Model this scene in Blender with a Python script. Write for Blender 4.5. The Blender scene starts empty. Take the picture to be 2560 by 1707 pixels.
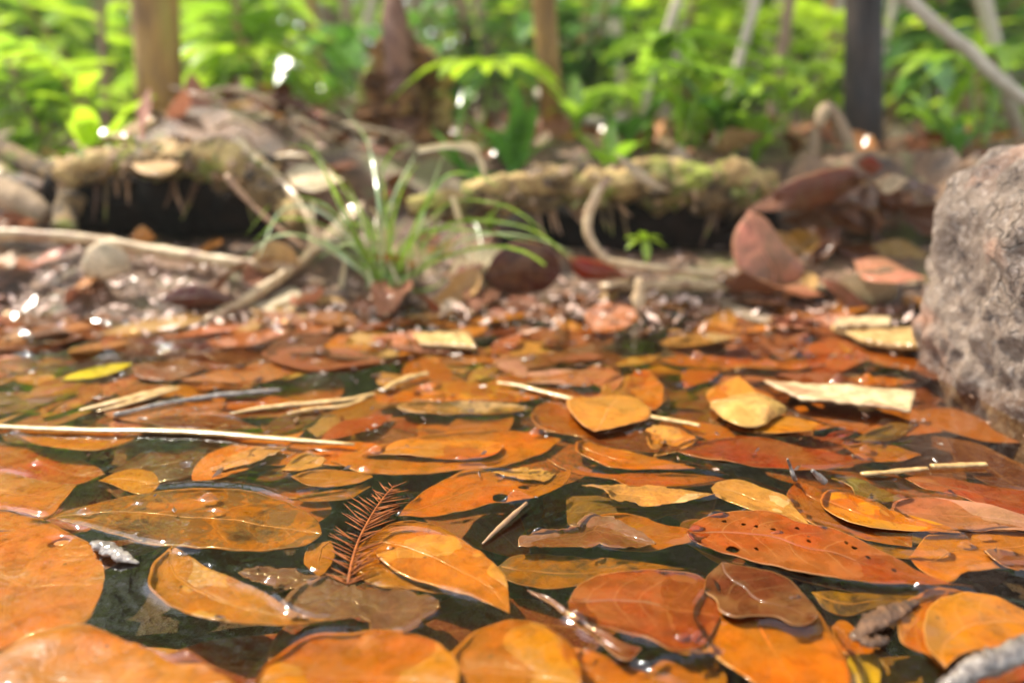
import bpy, math, random
import numpy as np
from mathutils import Vector, noise as mnoise
R = math.radians
random.seed(7)
rng = np.random.default_rng(7)
S = bpy.context.scene
COL = S.collection

# ------------------------------------------------------------------ camera, sky, sun, exposure
CAM_H, PITCH, LENS = 0.13, R(16.5), 28.0
cd = bpy.data.cameras.new('camera'); cam = bpy.data.objects.new('camera', cd); COL.objects.link(cam)
cam.location = (0, 0, CAM_H); cam.rotation_euler = (R(90) - PITCH, 0, 0)
cd.lens = LENS; cd.sensor_width = 36; cd.clip_start = 0.004; cd.clip_end = 400
cd.dof.use_dof = True; cd.dof.focus_distance = 0.262; cd.dof.aperture_fstop = 5.4
S.camera = cam
SUN_EL, SUN_AZ = 57.0, -56.0          # azimuth measured from straight ahead, negative = left
w = bpy.data.worlds.new("World"); S.world = w; w.use_nodes = True
wn = w.node_tree.nodes; bg = wn['Background']
sky = wn.new('ShaderNodeTexSky'); sky.sky_type = 'NISHITA'; sky.sun_disc = False
sky.sun_elevation = R(SUN_EL); sky.sun_rotation = R(SUN_AZ)
hsv = wn.new('ShaderNodeHueSaturation'); hsv.inputs['Saturation'].default_value = .4; hsv.inputs['Value'].default_value = 1.35
w.node_tree.links.new(sky.outputs[0], hsv.inputs['Color']); w.node_tree.links.new(hsv.outputs[0], bg.inputs[0]); bg.inputs[1].default_value = 0.15
sd = bpy.data.lights.new('sun', 'SUN'); sd.energy = 4.9; sd.angle = R(0.5); sd.color = (1, .93, .80)
sun = bpy.data.objects.new('sun', sd); COL.objects.link(sun)
sun.rotation_euler = (R(90 - SUN_EL), 0, R(180 - SUN_AZ + 180))
S.view_settings.view_transform = 'Standard'; S.view_settings.look = 'None'
S.view_settings.exposure = 1.3; S.view_settings.gamma = 1
S.cycles.max_bounces = 8; S.cycles.transparent_max_bounces = 16
S.cycles.sample_clamp_indirect = 6

# sun lamp shines along its local -Z: aim it from (sin az cos el, cos az cos el, sin el)
sdir = Vector((math.sin(R(SUN_AZ)) * math.cos(R(SUN_EL)), math.cos(R(SUN_AZ)) * math.cos(R(SUN_EL)), math.sin(R(SUN_EL))))
sun.rotation_euler = sdir.to_track_quat('Z', 'Y').to_euler()

# ------------------------------------------------------------------ helpers
K = 36.0 / LENS / 2560.0
cp, sp = math.cos(PITCH), math.sin(PITCH)
def ray(x, y):
    u = (x - 1280) * K; v = (853.5 - y) * K
    return (u, cp + v * sp, -sp + v * cp)
def onz(x, y, z=0.0):
    d = ray(x, y); k = (z - CAM_H) / d[2]
    return Vector((d[0] * k, d[1] * k, z))
def ony(x, y, Y):
    d = ray(x, y); k = Y / d[1]
    return Vector((d[0] * k, Y, CAM_H + d[2] * k))
def pv(x, y, Y):                       # point of the 2352 px wide preview at distance Y
    return ony(x / .91875, y / .91875, Y)
def pz(x, y, z=0.0):
    return onz(x / .91875, y / .91875, z)
CROP = {'A': (0, 1100, 2.5837), 'B': (850, 1100, 2.5837), 'C': (1700, 1100, 2.5837),
        'D': (0, 750, 2.7349), 'E': (850, 750, 2.7349), 'F': (1700, 750, 2.7349), 'P': (0, 0, .91875)}
def cpt(c, x, y, z=0.0):
    o = CROP[c]; return onz(o[0] + x / o[2], o[1] + y / o[2], z)

def tag(o, label=None, cat=None, group=None, kind=None):
    if label: o['label'] = label
    if cat: o['category'] = cat
    if group: o['group'] = group
    if kind: o['kind'] = kind
    return o
def empty(name, loc, rz=0):
    o = bpy.data.objects.new(name, None); COL.objects.link(o); o.location = loc; o.rotation_euler = (0, 0, rz)
    o.empty_display_size = .01
    return o
def mesh_obj(name, V, F, mat, parent=None, loc=None, smooth=True, uv=None, color=None):
    me = bpy.data.meshes.new(name); me.from_pydata([tuple(v) for v in V], [], F)
    if smooth: me.polygons.foreach_set('use_smooth', [True] * len(me.polygons))
    if uv is not None:
        l = me.uv_layers.new(name='UVMap')
        idx = np.zeros(len(me.loops), dtype=np.int32); me.loops.foreach_get('vertex_index', idx)
        l.data.foreach_set('uv', np.asarray(uv, dtype=np.float32)[idx].ravel())
    me.materials.append(mat); me.update()
    o = bpy.data.objects.new(name, me); COL.objects.link(o)
    if parent: o.parent = parent
    if loc is not None: o.location = loc
    if color: o.color = (*color, 1)
    return o
def copy_tree(o, parent=None):
    c = o.copy(); COL.objects.link(c); c.parent = parent
    for ch in o.children: copy_tree(ch, c)
    return c
class MB:
    def __init__(s): s.V = []; s.F = []; s.U = []
    def add(s, V, F, U=None):
        b = len(s.V); s.V += [Vector(v) for v in V]; s.F += [tuple(i + b for i in f) for f in F]
        s.U += (U if U else [(0.5, 0.5)] * len(V))
    def tube(s, pts, rad, n=8, nz=0, nf=30, flat=1.0, seed=0):
        pts = [Vector(p) for p in pts]
        m = len(pts)
        if not hasattr(rad, '__len__'): rad = [rad] * m
        if len(rad) != m: rad = list(np.interp(np.linspace(0, 1, m), np.linspace(0, 1, len(rad)), rad))
        V = []; F = []; U = []
        up = Vector((0, 0, 1))
        for i, p in enumerate(pts):
            t = (pts[min(i + 1, m - 1)] - pts[max(i - 1, 0)]).normalized()
            a = t.cross(up)
            if a.length < .15: a = t.cross(Vector((0, 1, 0)))
            a.normalize(); b = a.cross(t).normalized()
            for k in range(n):
                th = 2 * math.pi * k / n
                d = a * math.cos(th) + b * math.sin(th) * flat
                r = rad[i]
                if nz: r *= 1 + nz * mnoise.noise((p + d * r) * nf + Vector((seed, 0, 0))) + nz * .5 * mnoise.noise((p + d * r) * nf * 3) + nz * .35 * mnoise.noise((p + d * r) * nf * 8)
                V.append(p + d * r); U.append((i / (m - 1), k / n))
        for i in range(m - 1):
            for k in range(n):
                k2 = (k + 1) % n
                F.append((i * n + k, i * n + k2, (i + 1) * n + k2, (i + 1) * n + k))
        F.append(tuple(range(n - 1, -1, -1))); F.append(tuple((m - 1) * n + k for k in range(n)))
        s.add(V, F, U)
    def build(s, name, mat, parent=None, loc=None, smooth=True, color=None):
        V = s.V
        if loc is not None: V = [v - Vector(loc) for v in V]
        return mesh_obj(name, V, s.F, mat, parent, loc, smooth, s.U, color)
def spline(P, n):
    P = [Vector(p) for p in P]
    Q = [P[0] * 2 - P[1]] + P + [P[-1] * 2 - P[-2]]
    out = []
    for i in range(len(P) - 1):
        a, b, c, d = Q[i:i + 4]
        for k in range(12):
            t = k / 12
            out.append(.5 * ((2 * b) + (c - a) * t + (2 * a - 5 * b + 4 * c - d) * t * t + (3 * b - a - 3 * c + d) * t ** 3))
    out.append(P[-1])
    L = [0]
    for i in range(1, len(out)): L.append(L[-1] + (out[i] - out[i - 1]).length)
    res = []; j = 0
    for k in range(n):
        s_ = L[-1] * k / (n - 1)
        while j < len(L) - 2 and L[j + 1] < s_: j += 1
        f = (s_ - L[j]) / max(1e-9, L[j + 1] - L[j]); res.append(out[j].lerp(out[j + 1], min(1, f)))
    return res

# ------------------------------------------------------------------ materials
def new_mat(name):
    m = bpy.data.materials.new(name); m.use_nodes = True; nt = m.node_tree; nt.nodes.clear()
    return m, nt
class N:
    def __init__(s, nt): s.nt = nt
    def n(s, t, **kw):
        x = s.nt.nodes.new('ShaderNode' + t)
        for k, v in kw.items():
            if k.startswith('i_'):
                key = k[2:]; key = int(key) if key.isdigit() else key.replace('_', ' ')
                s.set(x.inputs[key], v)
            else: setattr(x, k, v)
        return x
    def set(s, inp, v):
        if hasattr(v, 'is_output'): s.nt.links.new(v, inp)
        else: inp.default_value = v
    def math(s, op, a, b=0.0, c=None, clamp=False):
        x = s.nt.nodes.new('ShaderNodeMath'); x.operation = op; x.use_clamp = clamp
        s.set(x.inputs[0], a); s.set(x.inputs[1], b)
        if c is not None: s.set(x.inputs[2], c)
        return x.outputs[0]
    def mix(s, f, a, b, mode='MIX'):
        x = s.nt.nodes.new('ShaderNodeMix'); x.data_type = 'RGBA'; x.blend_type = mode
        s.set(x.inputs[0], f)
        for i, v in ((6, a), (7, b)): s.set(x.inputs[i], v if hasattr(v, 'is_output') else (*v, 1))
        return x.outputs[2]
    def noise(s, vec, scale, detail=3, rough=.55, dist=0):
        x = s.n('TexNoise', i_Scale=scale, i_Detail=detail, i_Roughness=rough, i_Distortion=dist); s.nt.links.new(vec, x.inputs['Vector'])
        return x.outputs[0]
    def ramp(s, f, lo, hi, a=0.0, b=1.0):
        x = s.n('MapRange', i_1=lo, i_2=hi, i_3=a, i_4=b); x.clamp = True; s.set(x.inputs[0], f); return x.outputs[0]

def leaf_material(name, mott=.35, mott_col=(.16, .07, .02), spots=.5, fine=.25, rough=.3, transl=.25, coat=.3, vein=.5, bump=.35):
    vein *= .6
    m, nt = new_mat(name); g = N(nt)
    oi = g.n('ObjectInfo'); tc = g.n('TexCoord'); uvn = g.n('SeparateXYZ'); nt.links.new(tc.outputs['UV'], uvn.inputs[0])
    off = g.n('CombineXYZ', i_0=g.math('MULTIPLY', oi.outputs['Random'], 13.0)); vec = g.n('VectorMath', operation='ADD')
    nt.links.new(tc.outputs['Object'], vec.inputs[0]); nt.links.new(off.outputs[0], vec.inputs[1]); vec = vec.outputs[0]
    col = oi.outputs['Color']
    big = g.noise(vec, 38, 3, .6, .4); med = g.noise(vec, 130, 4, .65, .3); fin = g.noise(vec, 900, 2, .7)
    hs = g.n('HueSaturation'); nt.links.new(col, hs.inputs['Color'])
    g.set(hs.inputs['Hue'], g.ramp(big, .3, .7, .487, .515)); g.set(hs.inputs['Value'], g.ramp(med, .3, .72, .62, 1.3)); hs.inputs['Saturation'].default_value = 1.04
    c = hs.outputs[0]
    mk = g.math('MULTIPLY', g.ramp(g.math('ADD', big, g.math('MULTIPLY', med, .6)), .80, .93), mott)
    c = g.mix(mk, c, mott_col)
    c = g.mix(g.math('MULTIPLY', g.ramp(fin, .5, .75), fine), c, mott_col)
    # dark freckles
    vo = g.n('TexVoronoi', i_Scale=210.0, i_Randomness=1.0); nt.links.new(vec, vo.inputs['Vector'])
    sp_ = g.math('MULTIPLY', g.ramp(vo.outputs['Distance'], .16, .08), g.ramp(g.n('SeparateColor', i_0=vo.outputs['Color']).outputs[0], .86, .9))
    sp_ = g.math('MULTIPLY', sp_, spots); c = g.mix(sp_, c, (.03, .015, .008))
    # veins in leaf coordinates
    a = g.math('MULTIPLY', g.math('ABSOLUTE', g.math('SUBTRACT', uvn.outputs[1], .5)), 2.0)
    wob = g.math('MULTIPLY', g.math('SUBTRACT', g.noise(vec, 60, 2), .5), .1)
    ph = g.math('SUBTRACT', g.math('ADD', uvn.outputs[0], wob), g.math('MULTIPLY', g.math('POWER', a, 1.5), .17))
    fr = g.math('ABSOLUTE', g.math('SUBTRACT', g.math('FRACT', g.math('MULTIPLY', ph, 8.0)), .5))
    line = g.ramp(fr, .045, .012); line = g.math('MULTIPLY', line, g.ramp(a, .95, .6))
    mid = g.ramp(a, .05, .02)
    net = g.n('TexVoronoi', feature='DISTANCE_TO_EDGE', i_Scale=420.0); nt.links.new(vec, net.inputs['Vector'])
    netl = g.ramp(net.outputs['Distance'], .06, .0)
    vn = g.math('MAXIMUM', g.math('MULTIPLY', line, .75), mid)
    c = g.mix(g.math('MULTIPLY', vn, vein * .8), c, g.mix(.5, col, (.75, .42, .14)))
    rot = g.ramp(g.math('ADD', a, g.math('MULTIPLY', g.math('SUBTRACT', g.noise(vec, 95, 4, .7), .5), 1.1)), 1.02, 1.12); c = g.mix(g.math('MULTIPLY', rot, .25 + mott * .5), c, (.09, .035, .012))
    sil = g.ramp(g.noise(vec, 75, 6, .8, 1.2), .505, .54); c = g.mix(g.math('MULTIPLY', sil, .06 + mott * mott * .75), c, (.11, .065, .025))
    edge = g.math('MULTIPLY', g.ramp(a, .972, .992), .4); c = g.mix(edge, c, (.72, .36, .12))
    ht = g.math('ADD', g.math('MULTIPLY', vn, vein), g.math('ADD', g.math('MULTIPLY', netl, -.12), g.math('MULTIPLY', med, 1.8)))
    bp = g.n('Bump', i_Strength=bump, i_Distance=.0006); g.set(bp.inputs['Height'], ht)
    pr = g.n('BsdfPrincipled', i_IOR=1.42); pr.inputs['Specular IOR Level'].default_value = .28; g.set(pr.inputs['Base Color'], c); g.set(pr.inputs['Roughness'], g.ramp(med, .3, .7, rough * .7, rough * 1.35))
    g.set(pr.inputs['Normal'], bp.outputs[0]); pr.inputs['Coat Weight'].default_value = coat; pr.inputs['Coat Roughness'].default_value = .09
    tr = g.n('BsdfTranslucent'); g.set(tr.inputs['Color'], g.mix(.4, c, (.8, .3, .03), 'MULTIPLY')); g.set(tr.inputs['Color'], c)
    mx = g.n('MixShader', i_0=transl); nt.links.new(pr.outputs[0], mx.inputs[1]); nt.links.new(tr.outputs[0], mx.inputs[2])
    at = g.n('Attribute'); at.attribute_name = 'hole'
    hm = g.math('GREATER_THAN', at.outputs['Fac'], .5)
    tp = g.n('BsdfTransparent'); m2 = g.n('MixShader'); g.set(m2.inputs[0], hm)
    nt.links.new(mx.outputs[0], m2.inputs[1]); nt.links.new(tp.outputs[0], m2.inputs[2])
    o = g.n('OutputMaterial'); nt.links.new(m2.outputs[0], o.inputs[0])
    return m
LM = {
 's': leaf_material('leaf_smooth', .45, spots=.6, fine=.2),
 'm': leaf_material('leaf_mottled', 1.0, (.045, .022, .008), spots=.6, fine=.3, rough=.36),
 'k': leaf_material('leaf_freckled', .55, (.26, .09, .02), spots=1.0, fine=.6, rough=.4, bump=.6),
 'd': leaf_material('leaf_dotted', .3, (.2, .06, .02), spots=1.0, fine=.15, rough=.26, coat=.5),
 'b': leaf_material('leaf_dry', .6, (.1, .05, .03), spots=.5, fine=.5, rough=.5, coat=.25, transl=.12, bump=.6),
}
def simple(name, c1, c2, scale=60, rough=.6, c3=None, bump=.5, bscale=None, bdist=.002, coat=0.0, transl=0.0, stretch=None, coords='Object', spec=.5):
    m, nt = new_mat(name); g = N(nt); tc = g.n('TexCoord'); vec = tc.outputs[coords]
    if stretch:
        mp = g.n('Mapping'); nt.links.new(vec, mp.inputs[0]); mp.inputs['Scale'].default_value = stretch; vec = mp.outputs[0]
    a = g.noise(vec, scale, 5, .65, .3); c = g.mix(g.ramp(a, .38, .62), c1, c2)
    if c3: c = g.mix(g.ramp(g.noise(vec, scale * .33, 3, .6, .6), .52, .62), c, c3)
    b = g.noise(vec, bscale or scale * 3, 5, .7)
    bp = g.n('Bump', i_Strength=bump, i_Distance=bdist); g.set(bp.inputs['Height'], g.math('ADD', a, b))
    pr = g.n('BsdfPrincipled'); g.set(pr.inputs['Base Color'], c); g.set(pr.inputs['Roughness'], g.ramp(b, .3, .7, rough * .75, min(1, rough * 1.25)))
    pr.inputs['Specular IOR Level'].default_value = spec
    pr.inputs['Coat Weight'].default_value = coat; pr.inputs['Coat Roughness'].default_value = .12; g.set(pr.inputs['Normal'], bp.outputs[0])
    o = g.n('OutputMaterial'); out = pr.outputs[0]
    if transl:
        tr = g.n('BsdfTranslucent'); g.set(tr.inputs[0], c); mx = g.n('MixShader', i_0=transl)
        nt.links.new(out, mx.inputs[1]); nt.links.new(tr.outputs[0], mx.inputs[2]); out = mx.outputs[0]
    nt.links.new(out, o.inputs[0])
    return m
M = {}
M['mud'] = simple('wet_mud', (.035, .018, .008), (.09, .04, .018), 40, .55, bump=.8, bdist=.004)
M['soil'] = simple('forest_soil', (.05, .028, .014), (.19, .10, .045), 30, .6, (.12, .12, .03), bump=1, bdist=.006)
M['moss'] = simple('mossy_bark', (.03, .016, .007), (.30, .18, .06), 70, .8, (.20, .20, .03), bump=1, bdist=.008)
M['moss2'] = simple('yellow_moss', (.26, .15, .05), (.52, .36, .13), 55, .85, (.24, .26, .03), bump=1, bdist=.004)
M['darkwood_shade'] = simple('dark_wood_and_hollow_shade', (.004, .003, .002), (.014, .007, .004), 40, .9, spec=.1, bump=.8, bdist=.004)  # near-black: hollow shade put into the colour, shared with dark sticks
M['stick'] = simple('pale_stick', (.30, .185, .085), (.47, .34, .18), 120, .5, (.24, .13, .06), bump=.4, bdist=.0006, coat=.2)
M['straw'] = simple('wet_straw', (.26, .14, .04), (.46, .29, .11), 200, .4, bump=.3, bdist=.0003, coat=.4)
M['twig'] = simple('brown_twig', (.18, .09, .04), (.34, .19, .09), 120, .45, bump=.5, bdist=.0006, coat=.3)
M['wetbark'] = simple('wet_brown_bark', (.04, .018, .008), (.15, .07, .03), 260, .45, bump=1, bdist=.0008, coat=.15, spec=.3)
M['greytwig'] = simple('grey_wet_twig', (.07, .05, .04), (.27, .22, .18), 260, .35, bump=1, bdist=.001, coat=.9)
M['needle'] = simple('orange_needles', (.12, .028, .004), (.26, .07, .008), 300, .6, bump=.2, bdist=.0003, spec=.2)
M['bark'] = simple('tree_bark', (.13, .085, .05), (.30, .20, .11), 20, .8, (.2, .2, .06), bump=1, bdist=.004, stretch=(1, 1, .3))
M['barkdark'] = simple('dark_tree_bark', (.018, .013, .011), (.06, .038, .026), 25, .75, bump=1, bdist=.004, stretch=(1, 1, .3))
M['barkpale'] = simple('pale_tree_bark', (.34, .28, .2), (.5, .43, .32), 20, .8, bump=.8, bdist=.003, stretch=(1, 1, .3))
M['barkgold'] = simple('golden_mossy_bark', (.16, .08, .02), (.42, .24, .06), 24, .8, (.3, .26, .04), bump=1, bdist=.004, stretch=(1, 1, .4))
def green(name, a, b, transl=.4, rough=.26): return simple(name, a, b, 25, rough, bump=.1, bdist=.001, transl=transl, spec=1.0)
M['g1'] = green('bright_green_leaf', (.20, .37, .018), (.33, .50, .045), .5)
M['g2'] = green('yellow_green_leaf', (.34, .52, .02), (.45, .62, .04), .55)
M['g3'] = green('deep_green_leaf', (.06, .17, .015), (.12, .28, .03), .4, .3)
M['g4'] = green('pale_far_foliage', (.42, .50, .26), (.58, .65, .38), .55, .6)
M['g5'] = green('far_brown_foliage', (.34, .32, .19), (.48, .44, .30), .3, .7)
M['grass'] = green('grass_blade_green', (.14, .26, .02), (.26, .38, .05), .35, .3)
M['grasspale'] = green('pale_grass_blade', (.26, .36, .14), (.42, .5, .26), .3, .25)
M['grassdry'] = green('dry_grass_blade', (.45, .33, .16), (.62, .5, .28), .2, .4)

# rock
def rock_material():
    m, nt = new_mat('pitted_brown_rock'); g = N(nt); tc = g.n('TexCoord'); vec = tc.outputs['Object']
    a = g.noise(vec, 26, 4, .6, .3); b = g.noise(vec, 120, 6, .75, .5); c0 = g.noise(vec, 14, 3, .5, .8)
    c = g.mix(g.ramp(a, .35, .65), (.12, .08, .058), (.27, .195, .14))
    c = g.mix(g.math('MULTIPLY', g.ramp(c0, .56, .66), .7), c, (.46, .22, .13))
    c = g.mix(g.math('MULTIPLY', g.ramp(b, .60, .70), .8), c, (.07, .045, .035))
    pit = g.math('MULTIPLY', g.ramp(g.noise(vec, 75, 4, .7, 1.5), .56, .62), .9); c = g.mix(pit, c, (.05, .03, .025))
    wz = g.n('SeparateXYZ'); nt.links.new(vec, wz.inputs[0]); wet = g.ramp(g.math('ADD', wz.outputs[2], g.math('MULTIPLY', g.math('SUBTRACT', a, .5), .03)), .020, .008); c = g.mix(g.math('MULTIPLY', wet, .7), c, (.10, .05, .03))
    c = g.mix(g.math('MULTIPLY', g.ramp(g.noise(vec, 320, 3, .7), .5, .7), .5), c, (.5, .42, .36))
    dv = g.n('VectorMath', operation='ADD'); nt.links.new(vec, dv.inputs[0]); nn = g.n('TexNoise', i_Scale=60.0, i_Detail=3.0); nt.links.new(vec, nn.inputs['Vector']); sc_ = g.n('VectorMath', operation='SCALE'); nt.links.new(nn.outputs['Color'], sc_.inputs[0]); sc_.inputs['Scale'].default_value = .016; nt.links.new(sc_.outputs[0], dv.inputs[1])
    ck = g.n('TexVoronoi', feature='DISTANCE_TO_EDGE', i_Scale=85.0); nt.links.new(dv.outputs[0], ck.inputs['Vector'])
    crack = g.math('MULTIPLY', g.ramp(ck.outputs['Distance'], .05, .0), g.ramp(g.noise(vec, 45, 3, .6), .53, .63))
    c = g.mix(g.math('MULTIPLY', crack, .6), c, (.045, .03, .022))
    bp = g.n('Bump', i_Strength=1.0, i_Distance=.005); g.set(bp.inputs['Height'], g.math('SUBTRACT', g.math('SUBTRACT', g.math('MULTIPLY', a, .7), g.math('MULTIPLY', b, 1.3)), g.math('MULTIPLY', crack, .5)))
    pr = g.n('BsdfPrincipled', i_Roughness=.62); g.set(pr.inputs['Base Color'], c); g.set(pr.inputs['Normal'], bp.outputs[0]); g.set(pr.inputs['Roughness'], g.ramp(wet, 0, 1, .7, .2))
    o = g.n('OutputMaterial'); nt.links.new(pr.outputs[0], o.inputs[0]); return m
M['rock'] = rock_material()
def water_material():
    m, nt = new_mat('tea_coloured_water'); g = N(nt)
    tc = g.n('TexCoord')
    bp = g.n('Bump', i_Strength=.55, i_Distance=.0007); g.set(bp.inputs['Height'], g.noise(tc.outputs['Object'], 130, 2, .5))
    fr = g.n('Fresnel', i_IOR=1.45); g.set(fr.inputs['Normal'], bp.outputs[0])
    tp = g.n('BsdfTransparent'); tp.inputs[0].default_value = (.97, .85, .62, 1)
    gl = g.n('BsdfGlossy', i_Roughness=.05); g.set(gl.inputs['Normal'], bp.outputs[0]); gl.inputs[0].default_value = (1, 1, 1, 1)
    mx = g.n('MixShader'); nt.links.new(fr.outputs[0], mx.inputs[0]); nt.links.new(tp.outputs[0], mx.inputs[1]); nt.links.new(gl.outputs[0], mx.inputs[2])
    o = g.n('OutputMaterial'); nt.links.new(mx.outputs[0], o.inputs[0]); return m
M['water'] = water_material()

# ------------------------------------------------------------------ terrain
def sst(a, b, x):
    t = min(1, max(0, (x - a) / (b - a))); return t * t * (3 - 2 * t)
def shore(x): return .515 + .02 * math.sin(x * 9 + 1) + .01 * math.sin(x * 31)
def H(x, y):
    s = shore(x); d = y - s
    if d < 0: z = -.002 + max(-.045, d * .5) + .002 * 0
    else: z = .022 * sst(0, .07, d)
    z += .062 * sst(.17, .24, d) + .045 * sst(-.42, -.3, x) * sst(-.15, -.26, x) * sst(.16, .3, d) * (1 - sst(.5, .9, d)) + .03 * sst(.3, 2.5, d) + .25 * sst(4, 20, d)
    if y > .3:
        q = sst(.0, .25, d) * .02 + .002
        z += q * mnoise.noise(Vector((x * 9, y * 9, 3))) + q * .5 * mnoise.noise(Vector((x * 25, y * 25, 8)))
    # the left side behind the hump falls away to open forest floor
    z -= .05 * sst(-.30, -.5, x) * sst(.65, .9, y) * (1 - sst(3, 6, y))
    return z
def axis(segs):
    out = []
    for a, b, n in segs: out += list(np.linspace(a, b, n, endpoint=False))
    return out + [segs[-1][1]]
gx = axis([(-60, -6, 12), (-6, -1.4, 22), (-1.4, 1.4, 190), (1.4, 6, 22), (6, 60, 12)])
gy = axis([(-30, -1, 10), (-1, .3, 24), (.3, 1.3, 110), (1.3, 4, 40), (4, 12, 24), (12, 70, 14)])
V = [(x, y, H(x, y)) for y in gy for x in gx]; nx = len(gx)
F = [(j * nx + i, j * nx + i + 1, (j + 1) * nx + i + 1, (j + 1) * nx + i) for j in range(len(gy) - 1) for i in range(nx - 1)]
def ground_material():
    m, nt = new_mat('forest_floor_and_pond_bed'); g = N(nt); tc = g.n('TexCoord'); vec = tc.outputs['Object']
    sx = g.n('SeparateXYZ'); nt.links.new(vec, sx.inputs[0])
    a = g.noise(vec, 30, 5, .65, .3); b = g.noise(vec, 160, 5, .7)
    dry = g.mix(g.ramp(a, .38, .62), (.05, .026, .012), (.20, .10, .045)); dry = g.mix(g.ramp(b, .55, .65), dry, (.34, .19, .10))
    dry = g.mix(g.ramp(g.noise(vec, 22, 3), .55, .65), dry, (.13, .11, .03))
    wet = g.mix(g.ramp(a, .4, .6), (.022, .012, .006), (.06, .027, .012))
    f = g.ramp(sx.outputs[2], -.004, .008); c = g.mix(f, wet, dry)
    bp = g.n('Bump', i_Strength=1.0, i_Distance=.005); g.set(bp.inputs['Height'], g.math('ADD', a, b))
    pr = g.n('BsdfPrincipled', i_Roughness=.5); g.set(pr.inputs['Base Color'], c); g.set(pr.inputs['Normal'], bp.outputs[0])
    o = g.n('OutputMaterial'); nt.links.new(pr.outputs[0], o.inputs[0]); return m
tag(mesh_obj('ground', V, F, ground_material()), kind='structure')

# ------------------------------------------------------------------ traced leaves
def P2(s): return [tuple(float(q) for q in p.split(',')) for p in s.split()]
OUTL = []                              # outlines of floating leaves, used for the meniscus
PAL = {'O': (.40, .135, .008), 'o': (.33, .095, .007), 'Y': (.37, .17, .018), 'y': (.30, .135, .014), 'L': (.42, .165, .032), 'R': (.20, .025, .006),
       'r': (.22, .045, .010), 'P': (.42, .17, .10), 'B': (.15, .055, .018), 'D': (.06, .010, .005), 'T': (.42, .25, .09), 'G': (.17, .105, .018),
       'V': (.10, .042, .026), 'W': (.56, .44, .28), 'U': (.10, .025, .007), 'K': (.58, .40, .02), 't': (.60, .36, .10), 'l': (.52, .20, .04)}
def grid_faces(n, m):
    return [(i * m + j, (i + 1) * m + j, (i + 1) * m + j + 1, i * m + j + 1) for i in range(n - 1) for j in range(m - 1)]
def leaf_from_sides(name, A, B, mat, color, z0=0, cup=.0, lift=(0, 0), nz=.0006, seed=0, holes=(), nt_=56, ns=25, thick=.00028, nf=38, parts=True, dome=0, midcol=None, rag=.0004):
    A = spline(A, nt_); B = spline(B, nt_)
    for E_ in (A, B):
        for q_ in range(1, nt_ - 1):
            p_ = E_[q_]; w_ = rag * math.sin(math.pi * q_ / (nt_ - 1)) ** .5
            E_[q_] = p_ + Vector((mnoise.noise(p_ * 170 + Vector((seed, 0, 0))) + .6 * mnoise.noise(p_ * 520), mnoise.noise(p_ * 170 + Vector((0, seed, 5))) + .6 * mnoise.noise(p_ * 520 + Vector((3, 0, 0))), 0)) * w_
    c = sum(A + B, Vector()) / (2 * nt_); c.z = z0
    V = []; U = []; hv = []
    L = max((A[-1] - A[0]).length, .004)
    mids = []
    for i in range(nt_):
        t = i / (nt_ - 1)
        for j in range(ns):
            s_ = j / (ns - 1); p = A[i].lerp(B[i], s_); e = (2 * s_ - 1)
            z = cup * e * e * math.sin(math.pi * min(1, t * .9 + .05)) + lift[0] * (1 - t) ** 3 + lift[1] * t ** 3 - dome * (e * e + (2 * t - 1) ** 2) * .5
            q = Vector((p.x, p.y, seed * 1.7))
            z += 1.9 * nz * (mnoise.noise(q * nf) * 1.6 + .5 * mnoise.noise(q * nf * 2.7) + .35 * abs(e) ** 3 * mnoise.noise(q * nf * 5))
            z -= .00025 * math.exp(-(e / .06) ** 2)
            v = Vector((p.x - c.x, p.y - c.y, z)); V.append(v); U.append((t, s_))
            h = 0
            for (hx, hy, ha, hb) in holes:
                dd = math.hypot((p.x - hx) / ha, (p.y - hy) / hb) + .25 * mnoise.noise(Vector((p.x, p.y, 3)) * 900)
                h = max(h, 1.5 - dd)
            hv.append(max(0, min(1, h)))
        mids.append(V[i * ns + ns // 2].copy())
    root = empty(name, c) if parts else None
    bn = 'blade' if parts else name
    o = mesh_obj(bn, V, grid_faces(nt_, ns), mat, root, None if parts else c, True, U, color)
    if holes:
        at = o.data.attributes.new('hole', 'FLOAT', 'POINT'); at.data.foreach_set('value', hv)
    sm = o.modifiers.new('thickness', 'SOLIDIFY'); sm.thickness = thick; sm.offset = -1
    if parts:
        mb = MB(); k0, k1 = int(nt_ * .04), int(nt_ * .93)
        mb.tube([m_ + Vector((0, 0, .00012)) for m_ in mids[k0:k1]], [.0005, .00042, .0003, .0002], 6)
        mc = midcol or tuple(min(.8, x * 1.12 + .03) for x in color)
        mb.build('midrib', LM['s'], root, None, True, mc)
    return (root or o), A, B, c
SPOT = 'wet dead leaves floating in the foreground pool'
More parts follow.
